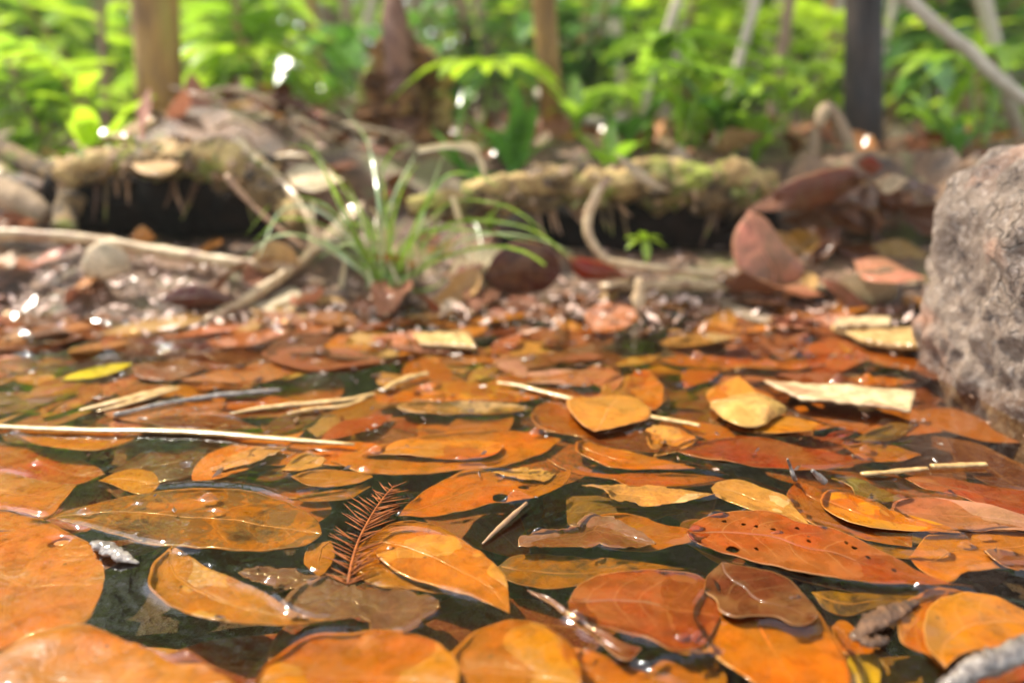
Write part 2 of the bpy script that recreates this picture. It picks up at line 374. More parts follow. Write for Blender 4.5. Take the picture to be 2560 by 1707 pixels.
# crop | colour | material | z mm | cup mm | lift mm,mm | noise mm | label | side A | side B | extras
LEAVES = [
 # --- submerged ones first
 ('A','U','m',-6,0,(0,0),.8,'reddish leaf sunk under the water above the mottled leaf, left','700,200 900,90 1150,60 1500,60 1700,100','700,200 1000,270 1300,220 1500,150 1700,100'),
 ('B','G','m',-6,0,(0,0),.8,'sunken olive leaf behind the torn brown leaf, under the pale torn strip','1470,460 1480,380 1700,390 2000,430 2250,460','1470,460 1490,560 1700,560 1950,540 2250,460'),
 ('B','y','m',-3,0,(0,0),.7,'olive-gold leaf just below the surface, in front of the torn brown leaf','1020,800 1150,750 1400,745 1600,760 1900,780 2222,830','1020,800 1080,900 1250,940 1420,955 1600,925 1800,870 2222,835'),
 ('A','o','s',-7,0,(0,0),.8,'dim orange leaf sunk behind the small yellow rounded leaf at left','-100,60 150,60 420,90 620,180 680,230','-100,60 0,230 250,280 480,290 680,230'),
 ('C','G','s',-9,0,(0,0),.8,'dim brown-grey leaf sunk between the yellow-green leaf and the white twig','1280,1400 1500,1380 1800,1420 2000,1560','1280,1400 1330,1600 1600,1700 2000,1560'),
 ('C','y','m',-3,0,(0,0),.8,'ochre leaf lying under water between dotted red leaf and rolled bark','850,1000 1000,1000 1300,1010 1650,990','850,1000 950,1090 1100,1120 1300,1080 1500,1050 1650,990'),
 ('C','K','s',-4,0,(0,0),.5,'yellow-green leaf at bottom edge beside the big orange leaf','1090,1400 1180,1390 1270,1400 1290,1560 1220,1700','1090,1400 1060,1550 1100,1700 1220,1700'),
 ('C','O','s',-5,0,(0,0),.6,'small orange leaf under the rolled bark, right of the big orange leaf','980,1200 1060,1160 1200,1280 1250,1380 1200,1420','980,1200 1010,1330 1080,1400 1200,1420'),
 ('C','y','s',-5,0,(0,0),.6,'dull gold leaf at bottom edge, left of the big orange leaf','20,1380 150,1330 250,1430 300,1568 280,1700','20,1380 0,1500 60,1650 280,1700'),
 ('A','y','s',-2,.2,(0,0),.5,'small yellow translucent leaf upright against the needle sprig','2140,650 2060,660 1985,690 1965,790 2060,885','2140,650 2165,740 2125,830 2060,885'),
 ('C','U','s',-2.4,0,(0,0),.6,'dark orange leaf peeping out beneath the dotted red leaf','-10,590 80,540 600,600 1200,750 1700,960','-10,590 20,655 200,750 420,810 700,890 1000,965 1300,995 1700,975'),
 # --- mid layer
 ('A','L','s',-.9,.3,(.2,0),.5,'big smooth orange leaf cut by the left edge, rounded end right','-700,700 -400,480 0,455 290,520 500,640 600,700 665,810 680,890','-700,700 -500,1150 -200,1350 0,1370 180,1290 400,1235 560,1190 640,1040 680,890'),
 ('A','o','k',1.5,-1.2,(0,.5),1.4,'glossy red-orange leaf with a humped wet top at the bottom left corner','-150,1640 0,1430 150,1310 350,1240 560,1235 800,1290 1060,1370 1300,1450 1520,1600','-150,1640 200,1900 800,1950 1300,1850 1520,1600'),
 ('A','y','m',-.6,.2,(0,0),.5,'large mottled ochre leaf with brown blotches, pointed end left','285,525 500,455 850,360 1180,320 1500,320 1720,360 1920,440 2050,530 2080,620','285,525 440,540 640,590 830,645 1000,695 1180,705 1560,720 1850,700 2000,675 2080,620'),
 ('A','L','s',-.6,.2,(0,0),.5,'pale orange leaf with vertical midrib at the left edge','-350,330 -150,240 0,220 250,262 500,300','-350,330 -200,430 0,450 150,480 290,505 380,440 500,300'),
 ('A','Y','s',-.9,.2,(0,0),.4,'small rounded yellow leaf touching the top of the mottled leaf','640,270 750,220 880,195 990,215 1030,275','640,270 740,300 880,350 980,338 1030,275'),
 ('D','O','s',-.4,.2,(.3,.3),.4,'orange leaf lying under the long straw at left','90,900 400,880 700,885 980,925','90,900 230,980 450,1015 650,1030 800,1000 980,925'),
 ('A','T','b',.4,.2,(0,0),.4,'thin dull tan leaf above the mottled leaf, pointing right','1370,195 1500,110 1650,60 1870,52','1370,195 1530,178 1700,135 1870,52'),
 ('A','T','s',.3,.3,(0,0),.5,'torn pinkish tan leaf scrap right of the thin tan leaf','1820,195 1900,120 2000,90 2110,125','1820,195 1950,200 2050,170 2110,125'),
 ('A','y','m',-.8,.2,(0,0),.4,'yellow-brown leaf behind the conifer sprig, lower of two','1860,385 2060,345 2250,320 2400,300','1860,385 2000,410 2200,395 2300,365 2400,300'),
 ('A','Y','k',-.3,.3,(0,0),.4,'yellow leaf with tiny dark dots behind the conifer sprig','1880,250 2000,215 2200,203 2370,220 2410,242','1880,250 1980,300 2130,312 2300,290 2410,242'),
 ('A','V','b',-.7,.2,(0,0),.5,'small purple-brown leaf scrap beside the curved yellow leaf','1540,860 1700,838 1900,842 2080,890','1540,860 1650,940 1800,967 2000,960 2080,890'),
 ('A','Y','k',.2,.5,(.4,0),.4,'curved freckled yellow-orange leaf like a half moon at lower left','1110,700 1200,750 1330,838 1500,915 1680,990 1830,1070 1980,1140 2140,1162','1110,700 1000,800 955,900 985,990 1090,1080 1250,1150 1450,1190 1700,1202 1900,1197 2140,1162'),
 ('B','y','s',-1.1,.1,(0,0),.4,'yellow-brown leaf beneath the veined orange leaf at centre','95,880 90,800 130,700 230,610 340,545 480,525 600,545 700,590 800,660 880,800 850,1000','95,880 140,905 280,950 460,955 640,990 850,1000'),
 ('B','L','s',.5,.3,(.2,.1),.6,'veined pale orange leaf lying on top of another, exact centre foreground','245,660 320,595 440,580 580,600 750,650 900,730 1010,830 1075,920 1090,1020 1097,1122','245,660 235,740 290,800 420,880 560,930 720,980 860,1020 1000,1080 1097,1122'),
 ('B','V','b',.5,.3,(.2,.2),.6,'torn purple-brown leaf with ragged edge in front of the sprig','-400,1040 -260,955 -120,900 0,900 90,920 150,965 330,955 480,975 600,1000 650,1085','-400,1040 -300,1150 -80,1162 90,1155 190,1170 240,1235 370,1235 480,1195 580,1130 650,1085'),
 ('B','O','s',-.3,.3,(0,.2),.5,'orange leaf with two dark holes right of the conifer sprig','380,500 450,420 560,330 680,260 790,205 900,193 1000,213 1200,222 1400,222 1495,200','380,500 600,497 800,470 960,430 1100,415 1250,380 1400,315 1480,250 1495,200',dict(holes=((1185,312,38,13),(1035,392,50,30)),c2='B')),
 ('B','T','b',.9,.2,(0,.3),.4,'pale tan leaf scrap on top of the leaf with holes','990,205 1150,185 1300,188 1395,205','990,205 1100,240 1260,262 1350,248 1395,205'),
 ('E','O','s',-.7,.2,(0,.3),.5,'broad orange leaf with frayed right tip, lower of the centre pair','-60,1120 200,1020 500,950 850,895 1050,885 1250,905 1350,930 1515,958','-60,1120 150,1185 350,1197 600,1192 850,1172 1050,1150 1310,1075 1400,1045 1515,958'),
 ('E','o','s',.7,.3,(0,.2),.4,'slender orange leaf lying on the broad orange leaf at centre','150,1055 350,990 600,960 900,958 1100,985 1122,1010','150,1055 400,1068 600,1086 850,1090 1050,1065 1122,1010'),
 ('E','O','s',.3,.3,(.5,0),.4,'long bright orange leaf tapering right, right of the centre pair','1610,985 1680,975 1800,1010 2000,1055 2200,1100 2430,1155','1610,985 1620,1040 1750,1100 1880,1150 2100,1166 2430,1158'),
 ('E','o','s',-.2,.3,(0,0),.5,'orange leaf beneath the pale heart-shaped leaf','1300,790 1360,720 1500,685 1700,680 1900,800 2000,880 2070,940','1300,790 1330,850 1450,905 1620,935 1740,985 1950,1000 2070,940'),
 ('E','l','s',2.5,.5,(0,.0),.6,'pale orange heart-shaped leaf lying raised on another leaf','1740,900 1620,820 1550,735 1590,690 1750,660 1900,645','1740,900 1850,885 2000,850 2110,800 2115,740 2030,680 1900,645'),
 ('E','T','m',.8,.3,(0,0),.4,'flat tan leaf with pale sheen in front of the orange leaves, upper centre','380,725 450,695 700,690 1000,700 1200,720 1320,745','380,725 450,762 700,781 1000,786 1200,765 1320,745'),
 ('E','O','s',.4,.4,(.4,.2),.8,'bright orange leaf behind the flat tan leaf, upper centre','210,640 400,600 700,570 1000,560 1200,600 1400,660','210,640 300,712 560,692 700,705 1000,705 1200,695 1400,660'),
 ('E','P','s',.6,.4,(0,0),.6,'long pinkish orange leaf with white sheen above the centre straw','1050,520 1150,500 1350,490 1700,480 1920,515','1050,520 1200,565 1450,585 1700,575 1920,515'),
 ('E','o','s',1.2,.6,(0,0),.8,'small red-orange curled leaf right behind the heart-shaped leaf','1960,600 2000,500 2100,480 2200,590 2210,700','1960,600 2040,700 2140,765 2210,700'),
 ('E','L','b',.6,.4,(0,0),.8,'torn pinkish tan leaf right of the small water drop cluster','2060,890 2200,870 2350,900 2450,960','2060,890 2120,970 2150,1050 2200,1070 2350,1020 2450,960'),
 ('B','B','b',.8,.3,(.3,0),.6,'torn brown leaf with ragged upper edge, right of centre','1150,690 1170,640 1260,600 1380,588 1500,578 1530,540 1640,500 1780,520 1860,572 1960,620 2040,680','1150,690 1400,686 1560,680 1720,700 1900,697 2040,680'),
 ('B','o','s',-.6,.2,(0,0),.6,'orange leaf behind the torn brown leaf with a wet bump','1500,600 1650,510 1800,480 1950,500 2100,560 2250,590 2380,650','1500,600 1700,685 1900,710 2100,700 2380,650'),
 ('B','T','b',.3,.3,(0,0),.6,'pale torn leaf strip on the sunken olive leaf','1560,300 1750,293 2000,300 2200,330 2420,372','1560,300 1700,322 1780,380 1900,402 2100,432 2420,372'),
 ('B','o','s',-.4,.2,(0,0),.5,'thin pointed orange leaf below the long bright orange leaf','1340,125 1450,170 1700,208 2000,203 2300,225 2500,262','1340,125 1480,192 1750,250 1850,290 2100,302 2500,262'),
 ('B','r','d',.6,.3,(.6,.0),.5,'round-ended dark red leaf with white glints, lower right of centre','1475,1040 1530,960 1650,900 1850,860 2050,850 2300,880 2420,960 2450,1150','1475,1040 1490,1110 1560,1180 1660,1210 1800,1245 1960,1290 2080,1340 2180,1370 2350,1330 2450,1150'),
 ('C','O','s',.2,.4,(.3,0),.6,'big broad bright orange leaf at the bottom, under the dark red-brown leaf','300,900 130,1000 70,1090 70,1180 130,1280 230,1400 330,1480 450,1568 700,1750','300,900 500,900 750,970 870,1080 960,1200 1030,1330 1085,1480 1070,1620 700,1750'),
 ('C','U','s',1.5,.4,(.3,.3),.6,'dark red-brown rounded leaf lying on the big orange leaf','270,800 450,830 650,880 770,965 860,1080 892,1160','270,800 180,870 160,960 230,1040 260,1120 350,1165 480,1157 600,1162 720,1210 830,1206 892,1160'),
 ('C','y','m',-.6,.1,(0,0),.4,'narrow olive-brown leaf squeezed behind the dotted red leaf','820,540 900,560 1100,620 1400,680 1700,750','820,540 950,640 1200,700 1450,760 1700,750'),
 ('C','r','d',.7,.5,(.3,.3),.5,'large red leaf with dark round dots, widest leaf at right','40,600 100,540 250,490 450,475 620,490 820,570 1000,600 1200,680 1400,760 1560,850 1750,935','40,600 80,660 200,710 400,770 600,820 800,868 1000,900 1200,922 1450,930 1750,938',dict(dots=1)),
 ('C','T','s',.4,.3,(0,0),.4,'pale yellow-tan oval leaf above the dotted red leaf','200,300 260,265 400,270 550,330 680,380 740,450 830,550','200,300 230,350 350,412 500,472 640,510 830,560'),
 ('C','o','s',.1,.4,(.3,0),.5,'orange leaf with dark red lower rim, right of the pale oval leaf','760,270 860,300 950,330 1100,350 1300,440 1480,590 1500,690','760,270 692,350 720,440 820,520 950,570 1100,612 1300,662 1500,690'),
 ('C','O','s',.9,.5,(.3,0),.4,'smooth orange leaf on the red-rimmed leaf at right','905,380 950,330 1100,350 1250,420 1400,470 1650,540 1820,600','905,380 920,430 1000,500 1130,560 1290,590 1500,602 1820,602'),
 ('C','P','s',.6,.4,(.3,0),.5,'pinkish brown leaf at right edge with blunt left end','1360,450 1400,390 1550,370 1800,400 2000,440 2222,500 2450,560','1360,450 1450,510 1600,562 1800,590 2100,588 2450,590'),
 ('C','r','s',.3,.3,(.3,0),.6,'reddish pink leaf at right edge behind the pinkish brown leaf','1450,260 1560,240 1750,250 2000,300 2250,340 2450,390','1450,260 1550,330 1750,372 1900,422 2150,470 2450,480'),
 ('C','L','s',-.5,.2,(0,0),.6,'wide pale orange leaf at right edge under a thin film of water','1480,760 1600,640 1750,610 2000,590 2250,600 2500,640','1480,760 1560,840 1740,910 1860,845 2100,832 2300,800 2500,640'),
 ('C','B','b',1.2,.4,(0,.3),.9,'small dark brown leaf with white glints at right edge','1960,720 2050,690 2200,710 2330,770','1960,720 2050,790 2150,842 2330,850'),
 ('C','G','s',.4,.4,(0,0),.6,'small olive-gold leaf between the orange leaves at right','980,250 1120,250 1280,310 1440,380','980,250 1100,320 1150,390 1280,412 1440,380'),
 ('C','O','s',.4,1.0,(.5,.5),.8,'outer rim leaf of the curled orange pair at lower right','1700,1490 1600,1400 1440,1335 1400,1240 1430,1120 1520,1030 1640,975 1850,990','1700,1490 1650,1300 1660,1150 1760,1060 1850,990'),
 ('C','O','s',1.8,1.2,(.2,.5),.8,'bright orange curled leaf with a bent midrib at lower right edge','1710,1500 1590,1350 1575,1180 1650,1060 1800,1025 2000,1030 2250,1110 2500,1200','1710,1500 1850,1395 2050,1355 2300,1320 2500,1200'),
 ('C','r','s',.6,.6,(.3,.3),.8,'dark orange leaf under the white twig in the bottom right corner','1750,1560 1850,1440 2050,1380 2300,1330 2500,1360','1750,1560 1950,1650 2300,1700 2500,1360'),
 ('F','r','s',.2,.3,(0,0),.6,'long reddish brown leaf left of the rock foot','-80,1020 100,960 350,930 600,960 900,1030 1250,1100','-80,1020 100,1090 400,1132 700,1142 1000,1162 1250,1100'),
 ('F','O','s',.6,.3,(0,.2),.4,'bright orange pointed leaf in front of the yellow domed leaf','310,850 450,810 650,800 850,830 1060,872','310,850 450,900 650,922 850,912 1060,872'),
 ('F','t','s',7,-1.5,(0,0),.8,'yellow domed curled leaf beside the bark strip','215,650 300,600 500,565 620,600 730,690','215,650 300,740 400,800 560,795 640,740 730,690',dict(dome=.005)),
 ('F','R','s',.5,.3,(0,0),.4,'small deep red leaf left of the rock foot','960,960 1050,905 1150,885 1210,890','960,960 1060,955 1150,930 1210,890'),
 ('F','G','m',.2,.3,(0,0),.5,'dull olive leaf beside the rock foot','1190,960 1300,900 1450,840 1600,850','1190,960 1350,975 1500,950 1600,850'),
 ('F','o','s',.2,.3,(0,0),.5,'orange leaf with a water line beside the rock foot','1110,1010 1250,985 1450,1000 1650,1060','1110,1010 1250,1090 1450,1110 1650,1060'),
 ('F','O','s',.3,.4,(.3,.3),.8,'long orange leaf across the water far right of centre','-200,400 100,385 400,400 700,410 980,450','-200,400 0,450 400,480 700,485 980,450'),
 ('F','O','s',.3,.4,(.3,.3),.8,'orange leaf between bark strip and far white wood chips','980,560 1150,530 1400,530 1620,560','980,560 1200,600 1400,605 1620,560'),
 ('F','L','s',1,.5,(.3,.3),.8,'pale orange leaf with bright sheen near the far shore at right','230,170 400,130 600,140 760,190','230,170 400,215 600,225 760,190'),
 ('D','K','s',1,.3,(0,0),.3,'narrow bright yellow leaf floating at far left','410,555 520,495 700,450 910,440','410,555 600,540 780,500 910,440'),
 ('D','D','s',-.6,.5,(0,0),1,'dark wine-red leaf half sunk behind the bright yellow leaf','480,340 800,290 1200,270 1600,330 1850,400','480,340 800,400 1200,440 1600,480 1850,400'),
 ('D','B','s',.6,.5,(0,0),1,'brown leaf with silvery wet edge right of the bright yellow leaf','900,430 1050,405 1300,420 1420,480','900,430 950,540 1150,560 1350,510 1420,480'),
 ('D','D','s',-1,.5,(0,0),1,'dark red-brown leaf half sunk, left of centre','1150,570 1400,500 1700,480 1900,520','1150,570 1400,640 1700,620 1900,520'),
 ('D','U','s',.0,.5,(0,0),.6,'reddish orange leaf beyond the long straw, centre left','950,850 1200,800 1500,800 1780,880','950,850 1200,890 1500,905 1780,880'),
 ('E','O','s',-1.0,.2,(0,0),.5,'orange leaf with dull green left half beyond the sprig','-300,1060 -100,990 100,980 300,1000 400,1040','-300,1060 -150,1130 50,1150 250,1120 400,1040'),
 # bottom edge
 ('B','O','s',.8,-.5,(.3,.3),.9,'large orange leaf with a white glint on its rim at bottom, left of centre','-560,1600 -430,1400 -200,1240 100,1210 400,1220 560,1260 690,1370 770,1500 760,1640','-560,1600 -300,1800 100,1900 500,1850 760,1640'),
 ('B','O','s',.5,-.4,(.3,.3),.9,'largest orange leaf across the bottom edge at centre','620,1500 760,1320 920,1210 1080,1160 1250,1190 1400,1260 1480,1330 1550,1480 1560,1650','620,1500 700,1750 1000,1900 1350,1850 1560,1650'),
 ('B','O','s',-.3,.3,(.2,.2),.9,'orange leaf at bottom edge beneath the stick-like folded leaf','1420,1300 1600,1340 1850,1430 2050,1530 2250,1620','1420,1300 1480,1500 1700,1700 2250,1620'),
 ('B','U','s',.8,.6,(.5,.5),.5,'narrow folded olive-brown leaf slanting down beside the round-ended red leaf','1210,985 1330,1020 1480,1120 1650,1230 1850,1330 1950,1350','1210,985 1380,1090 1520,1210 1680,1330 1850,1450 1950,1350'),
 ('C','L','b',-.5,.3,(0,0),.7,'small pale orange leaf scrap between the round-ended red leaf and big orange leaf','-60,1320 30,1270 120,1310 190,1390','-60,1320 0,1400 100,1400 190,1390'),
 ('C','O','s',-.5,.3,(0,0),.7,'orange leaf corner at bottom edge with silvery droplets','-200,1500 -100,1430 50,1470 200,1560 300,1700','-200,1500 -150,1700 50,1800 300,1700'),
]
HERO_POLY = []
hero_n = 0
for i, row in enumerate(LEAVES):
    c, colk, mk, z0, cup, lift, nz, label, a, b = row[:10]; ex = row[10] if len(row) > 10 else {}
    z = (z0 - (1.3 if -2 < z0 < .6 else .9 if z0 < 2 else 0)) / 1000.0
    A = [cpt(c, x, y, z) for x, y in P2(a)]; B = [cpt(c, x, y, z) for x, y in P2(b)]
    hs = []
    if 'holes' in ex:
        for (hx, hy, ha, hb) in ex['holes']:
            p = cpt(c, hx, hy, z); px = cpt(c, hx + ha, hy, z); py = cpt(c, hx, hy + hb, z)
            hs.append((p.x, p.y, (px - p).length, (py - p).length))
    if 'dots' in ex:
        for (hx, hy) in ((340,718),(600,600),(410,560),(490,577),(285,537),(830,672),(1075,675),(1125,705),(1215,755),(1385,827),(755,592),(490,715)):
            p = cpt(c, hx, hy, z); hs.append((p.x, p.y, .0009, .0009) if hx != 340 else (p.x, p.y, .002, .0017))
    o, Aa, Bb, cc = leaf_from_sides('floating_leaf', A, B, LM[mk], (lambda kk: tuple(min(.85, v * kk * random.uniform(.93, 1.07)) for v in PAL[colk]))(random.uniform(.8, 1.1)), z, cup / 1000, (lift[0] / 1000, lift[1] / 1000), nz / 1000, i + 1, hs, dome=ex.get('dome', 0), rag=.0022 if mk == 'b' else .0004, nt_=80 if hs else 56, ns=41 if hs else 25)
    tag(o, label, 'leaf', SPOT)
    poly = np.array([(p.x, p.y) for p in Aa + Bb[::-1]])
    HERO_POLY.append(poly)
    if -2.2e-3 < z < 3e-3: OUTL.append((poly, i))

# ------------------------------------------------------------------ generic leaf shapes for scattered leaves
def outline_profile(kind, t):
    if kind == 0: return math.sin(math.pi * t) ** .8
    if kind == 1: return (math.sin(math.pi * t ** .75)) ** .9
    if kind == 2: return (math.sin(math.pi * t ** 1.45)) ** .75
    return math.sin(math.pi * t) ** 1.3
def generic_leaf(name, kind, L, W, curl, bend, mat, seed, nz=.0018, n=20, m=9):
    V = []; U = []
    for i in range(n):
        t = i / (n - 1); x = (t - .5) * L; wv = outline_profile(kind, min(.995, max(.005, t))) * W / 2
        cy = bend * L * math.sin(math.pi * t) * .5
        for j in range(m):
            e = 2 * j / (m - 1) - 1; y = cy + e * wv
            z = curl * W * e * e * math.sin(math.pi * t) + nz * 1.6 * mnoise.noise(Vector((x, y, seed)) * 38) + curl * .8 * L * (t - .5) ** 2
            V.append((x, y, z)); U.append((t, j / (m - 1)))
    me_o = mesh_obj(name, V, grid_faces(n, m), mat, None, None, True, U)
    me = me_o.data; bpy.data.objects.remove(me_o); return me
LEAFM = [generic_leaf('wet_leaf_shape', k % 4, 1, [.5, .45, .55, .32][k % 4] * random.uniform(.85, 1.15), random.uniform(-.02, .05), random.uniform(-.15, .15), LM[['s', 'm', 's', 'd', 'k'][k % 5]], k, nz=.0) for k in range(10)]
def bump_mesh(me, amp, seed, f=3.5):
    for v in me.vertices:
        v.co.z += amp * mnoise.noise(Vector((v.co.x * f, v.co.y * f, seed)))
for k, me in enumerate(LEAFM): bump_mesh(me, .024, k)
DRYM = [generic_leaf('dry_leaf_shape', k % 4, 1, [.5, .42, .55, .3][k % 4] * random.uniform(.85, 1.2), random.uniform(-.25, .45), random.uniform(-.3, .3), LM['b' if k % 3 else 's'], k + 20, nz=0) for k in range(10)]
for k, me in enumerate(DRYM): bump_mesh(me, .10, k + 30)
def put_leaf(name, me, loc, L, rz, tilt, color, label, group, cat='leaf'):
    o = bpy.data.objects.new(name, me); COL.objects.link(o); o.location = loc; o.scale = (L, L, L)
    o.rotation_euler = (tilt[0], tilt[1], rz); o.color = (*color, 1); tag(o, label, cat, group)
    return o
def inside(poly, x, y):
    c = False; n = len(poly); j = n - 1
    for i in range(n):
        xi, yi = poly[i]; xj, yj = poly[j]
        if (yi > y) != (yj > y) and x < (xj - xi) * (y - yi) / (yj - yi + 1e-12) + xi: c = not c
        j = i
    return c
def jit(c, a=.28): k = random.uniform(1 - a, 1 + a); return tuple(min(.85, v * k * random.uniform(.95, 1.05)) for v in c)
CNAME = {'O': 'bright orange', 'o': 'deep orange', 'Y': 'yellow-brown', 'y': 'ochre', 'L': 'pale orange', 'r': 'reddish', 'P': 'pinkish', 'B': 'dark brown', 'U': 'russet brown', 'T': 'tan', 'G': 'olive', 'W': 'whitish', 'V': 'purple-brown', 'D': 'dark wine-red'}
# sunken leaves in the gaps of the near water, dim and deep
rs = random.Random(11)
n_sunk = 0
for k in range(78):
    y = rs.uniform(.15, .46); x = rs.uniform(-.62, .62) * y * 1.15
    ck = rs.choice('UByoUroG')
    put_leaf('sunken_leaf', rs.choice(LEAFM), (x, y, rs.uniform(-.022, -.008)), rs.uniform(.05, .085), rs.uniform(0, 6.28), (rs.uniform(-.15, .15), rs.uniform(-.15, .15)),
             jit(tuple(v * .95 for v in PAL[ck])), 'dim %s leaf sunk deep in the water between floating leaves' % CNAME[ck], 'dim %s leaves sunk deep between the floating leaves' % CNAME[ck])
for k in range(90):
    y = rs.uniform(.30, .53); x = rs.uniform(-.72, .72) * y; ck = rs.choice('OoorUUrB')
    put_leaf('sunken_leaf', rs.choice(LEAFM), (x, y, rs.uniform(-.012, -.005) if y < .48 else -.004), rs.uniform(.05, .085), rs.uniform(0, 6.28), (rs.uniform(-.05, .05), rs.uniform(-.05, .05)),
             jit(PAL[ck]), '%s leaf sunk in the carpet below the water in the middle distance' % CNAME[ck], '%s leaves sunk in the carpet in the middle distance' % CNAME[ck])
# floating fillers beyond the traced ones
zone = []
for k in range(300):
    y = .27 + (.54 - .27) * rs.random() ** .8
    x = rs.uniform(-.70, .70) * y * 1.05
    if y < .36 and any(inside(p, x, y) for p in HERO_POLY): continue
    if .19 < x < .36 and .29 < y < .40: continue
    L = rs.uniform(.03, .075)
    ck = rs.choice('OOoorLrUPTYBUo' if y < .43 else 'OorPPUUPTPrUWo')
    deep = y < .42 and rs.random() < .45
    z = rs.uniform(-.007, -.002) if deep else rs.uniform(-.0028, .0004) + (0.002 if y > .47 else 0)
    ti = .02 if y < .42 else .10
    band = 'between the centre leaves and the shore' if y < .40 else 'in the blurred band before the shore'
    put_leaf('floating_leaf', rs.choice(LEAFM), (x, y, z), L, rs.uniform(0, 6.28), (rs.gauss(0, ti), rs.gauss(0, ti)), jit(PAL[ck]),
             '%s wet leaf among many %s' % (CNAME[ck], band), '%s wet leaves %s' % (CNAME[ck], band))
    if not deep and y < .42:
        a = rs.uniform(0, 6.28)

# ------------------------------------------------------------------ water
def build_water():
    us = np.concatenate([np.linspace(-3.2, -.82, 40, endpoint=False), np.linspace(-.82, .82, 900, endpoint=False), np.linspace(.82, 3.2, 41)])
    ys = [-1.2, -.6, -.2, 0, .05, .1]
    y = .135
    while y < .42: ys.append(y); y += max(.00045, y * .0021)
    while y < .66: ys.append(y); y += y * .004
    ys = np.array(ys)
    Yg, Ug = np.meshgrid(ys, us, indexing='ij'); X = Ug * np.maximum(Yg, .16); Y = Yg
    Z = np.zeros_like(X)
    r2 = np.random.default_rng(3)
    for k in range(26):
        lam = r2.uniform(.008, .05); th = r2.uniform(0, 2 * math.pi); ph = r2.uniform(0, 6.28)
        Z += lam * .0013 * np.sin((X * math.cos(th) + Y * math.sin(th)) * 2 * math.pi / lam + ph)
    # meniscus along the edges of leaves that float
    dims = []
    for poly, sd_ in OUTL:
        x0, y0 = poly.min(0) - .012; x1, y1 = poly.max(0) + .012
        r = (ys > y0) & (ys < y1); ri = np.nonzero(r)[0]
        if len(ri) == 0: continue
        sub = np.ix_(ri, np.arange(len(us)))
        xs = X[sub]; yy = Y[sub]; msk = (xs > x0) & (xs < x1)
        px, py = xs[msk], yy[msk]
        if len(px) == 0: continue
        q = poly; q2 = np.roll(poly, -1, 0)
        best = np.full(len(px), 1e9); bi = np.zeros(len(px))
        for s_ in range(0, len(q)):
            ax, ay = q[s_]; bx, by = q2[s_]; dx, dy = bx - ax, by - ay; L2 = dx * dx + dy * dy + 1e-14
            t = np.clip(((px - ax) * dx + (py - ay) * dy) / L2, 0, 1)
            d = (px - ax - t * dx) ** 2 + (py - ay - t * dy) ** 2
            u = d < best; best[u] = d[u]; bi[u] = s_ + t[u]
        d = np.sqrt(best); ph = sd_ * 1.3
        amp = .45 + .7 * np.sin(bi * .11 + ph) + .25 * np.sin(bi * .29 + ph * 2)
        amp = np.clip(amp, 0, 1.6)
        add = amp * .0009 * np.exp(-d / .0014) + amp * .00012 * np.sin(d / .0007) * np.exp(-d / .004)
        zz = Z[sub]; zz[msk] += add; Z[sub] = zz
        for _ in range(1):
            s_ = int(len(q) * ((sd_ * .37 + .06 * r2.normal()) % 1)) % len(q); dims.append((q[s_][0] + r2.normal(0, .0015), q[s_][1] + r2.normal(0, .0015)))
    for k in range(640):
        yy_ = r2.uniform(.2, .53) if k < 90 else .55 - abs(r2.normal(0, .06)); dims.append((r2.uniform(-.72, .72) * yy_, yy_))
    for (dx, dy) in dims:
        if dy < .14: continue
        rr = r2.uniform(.0007, .0022) * (1 if dy < .35 else 1.6); a_ = rr * r2.uniform(.35, 1.4) * (1 if r2.random() < .8 else -1)
        ri = np.nonzero(np.abs(ys - dy) < rr * 3)[0]
        if len(ri) == 0: continue
        uc = dx / dy; cj = np.nonzero(np.abs(us - uc) < rr * 3 / dy * 1.1)[0]
        if len(cj) == 0: continue
        sub = np.ix_(ri, cj); e = r2.uniform(.5, 1)
        Z[sub] += a_ * np.exp(-(((X[sub] - dx) * e) ** 2 + (Y[sub] - dy) ** 2) / (rr * rr))
    Vn = np.stack([X, Y, Z], -1).reshape(-1, 3)
    n, m = X.shape
    idx = np.arange(n * m).reshape(n, m)
    Fq = np.stack([idx[:-1, :-1], idx[:-1, 1:], idx[1:, 1:], idx[1:, :-1]], -1).reshape(-1, 4)
    me = bpy.data.meshes.new('water'); me.vertices.add(len(Vn)); me.vertices.foreach_set('co', Vn.astype(np.float32).ravel())
    me.loops.add(len(Fq) * 4); me.loops.foreach_set('vertex_index', Fq.astype(np.int32).ravel())
    me.polygons.add(len(Fq)); me.polygons.foreach_set('loop_start', np.arange(0, len(Fq) * 4, 4, dtype=np.int32)); me.polygons.foreach_set('loop_total', np.full(len(Fq), 4, dtype=np.int32))
    me.update(calc_edges=True); me.validate(); me.polygons.foreach_set('use_smooth', [True] * len(me.polygons))
    me.materials.append(M['water']); o = bpy.data.objects.new('water', me); COL.objects.link(o); tag(o, kind='structure')
build_water()

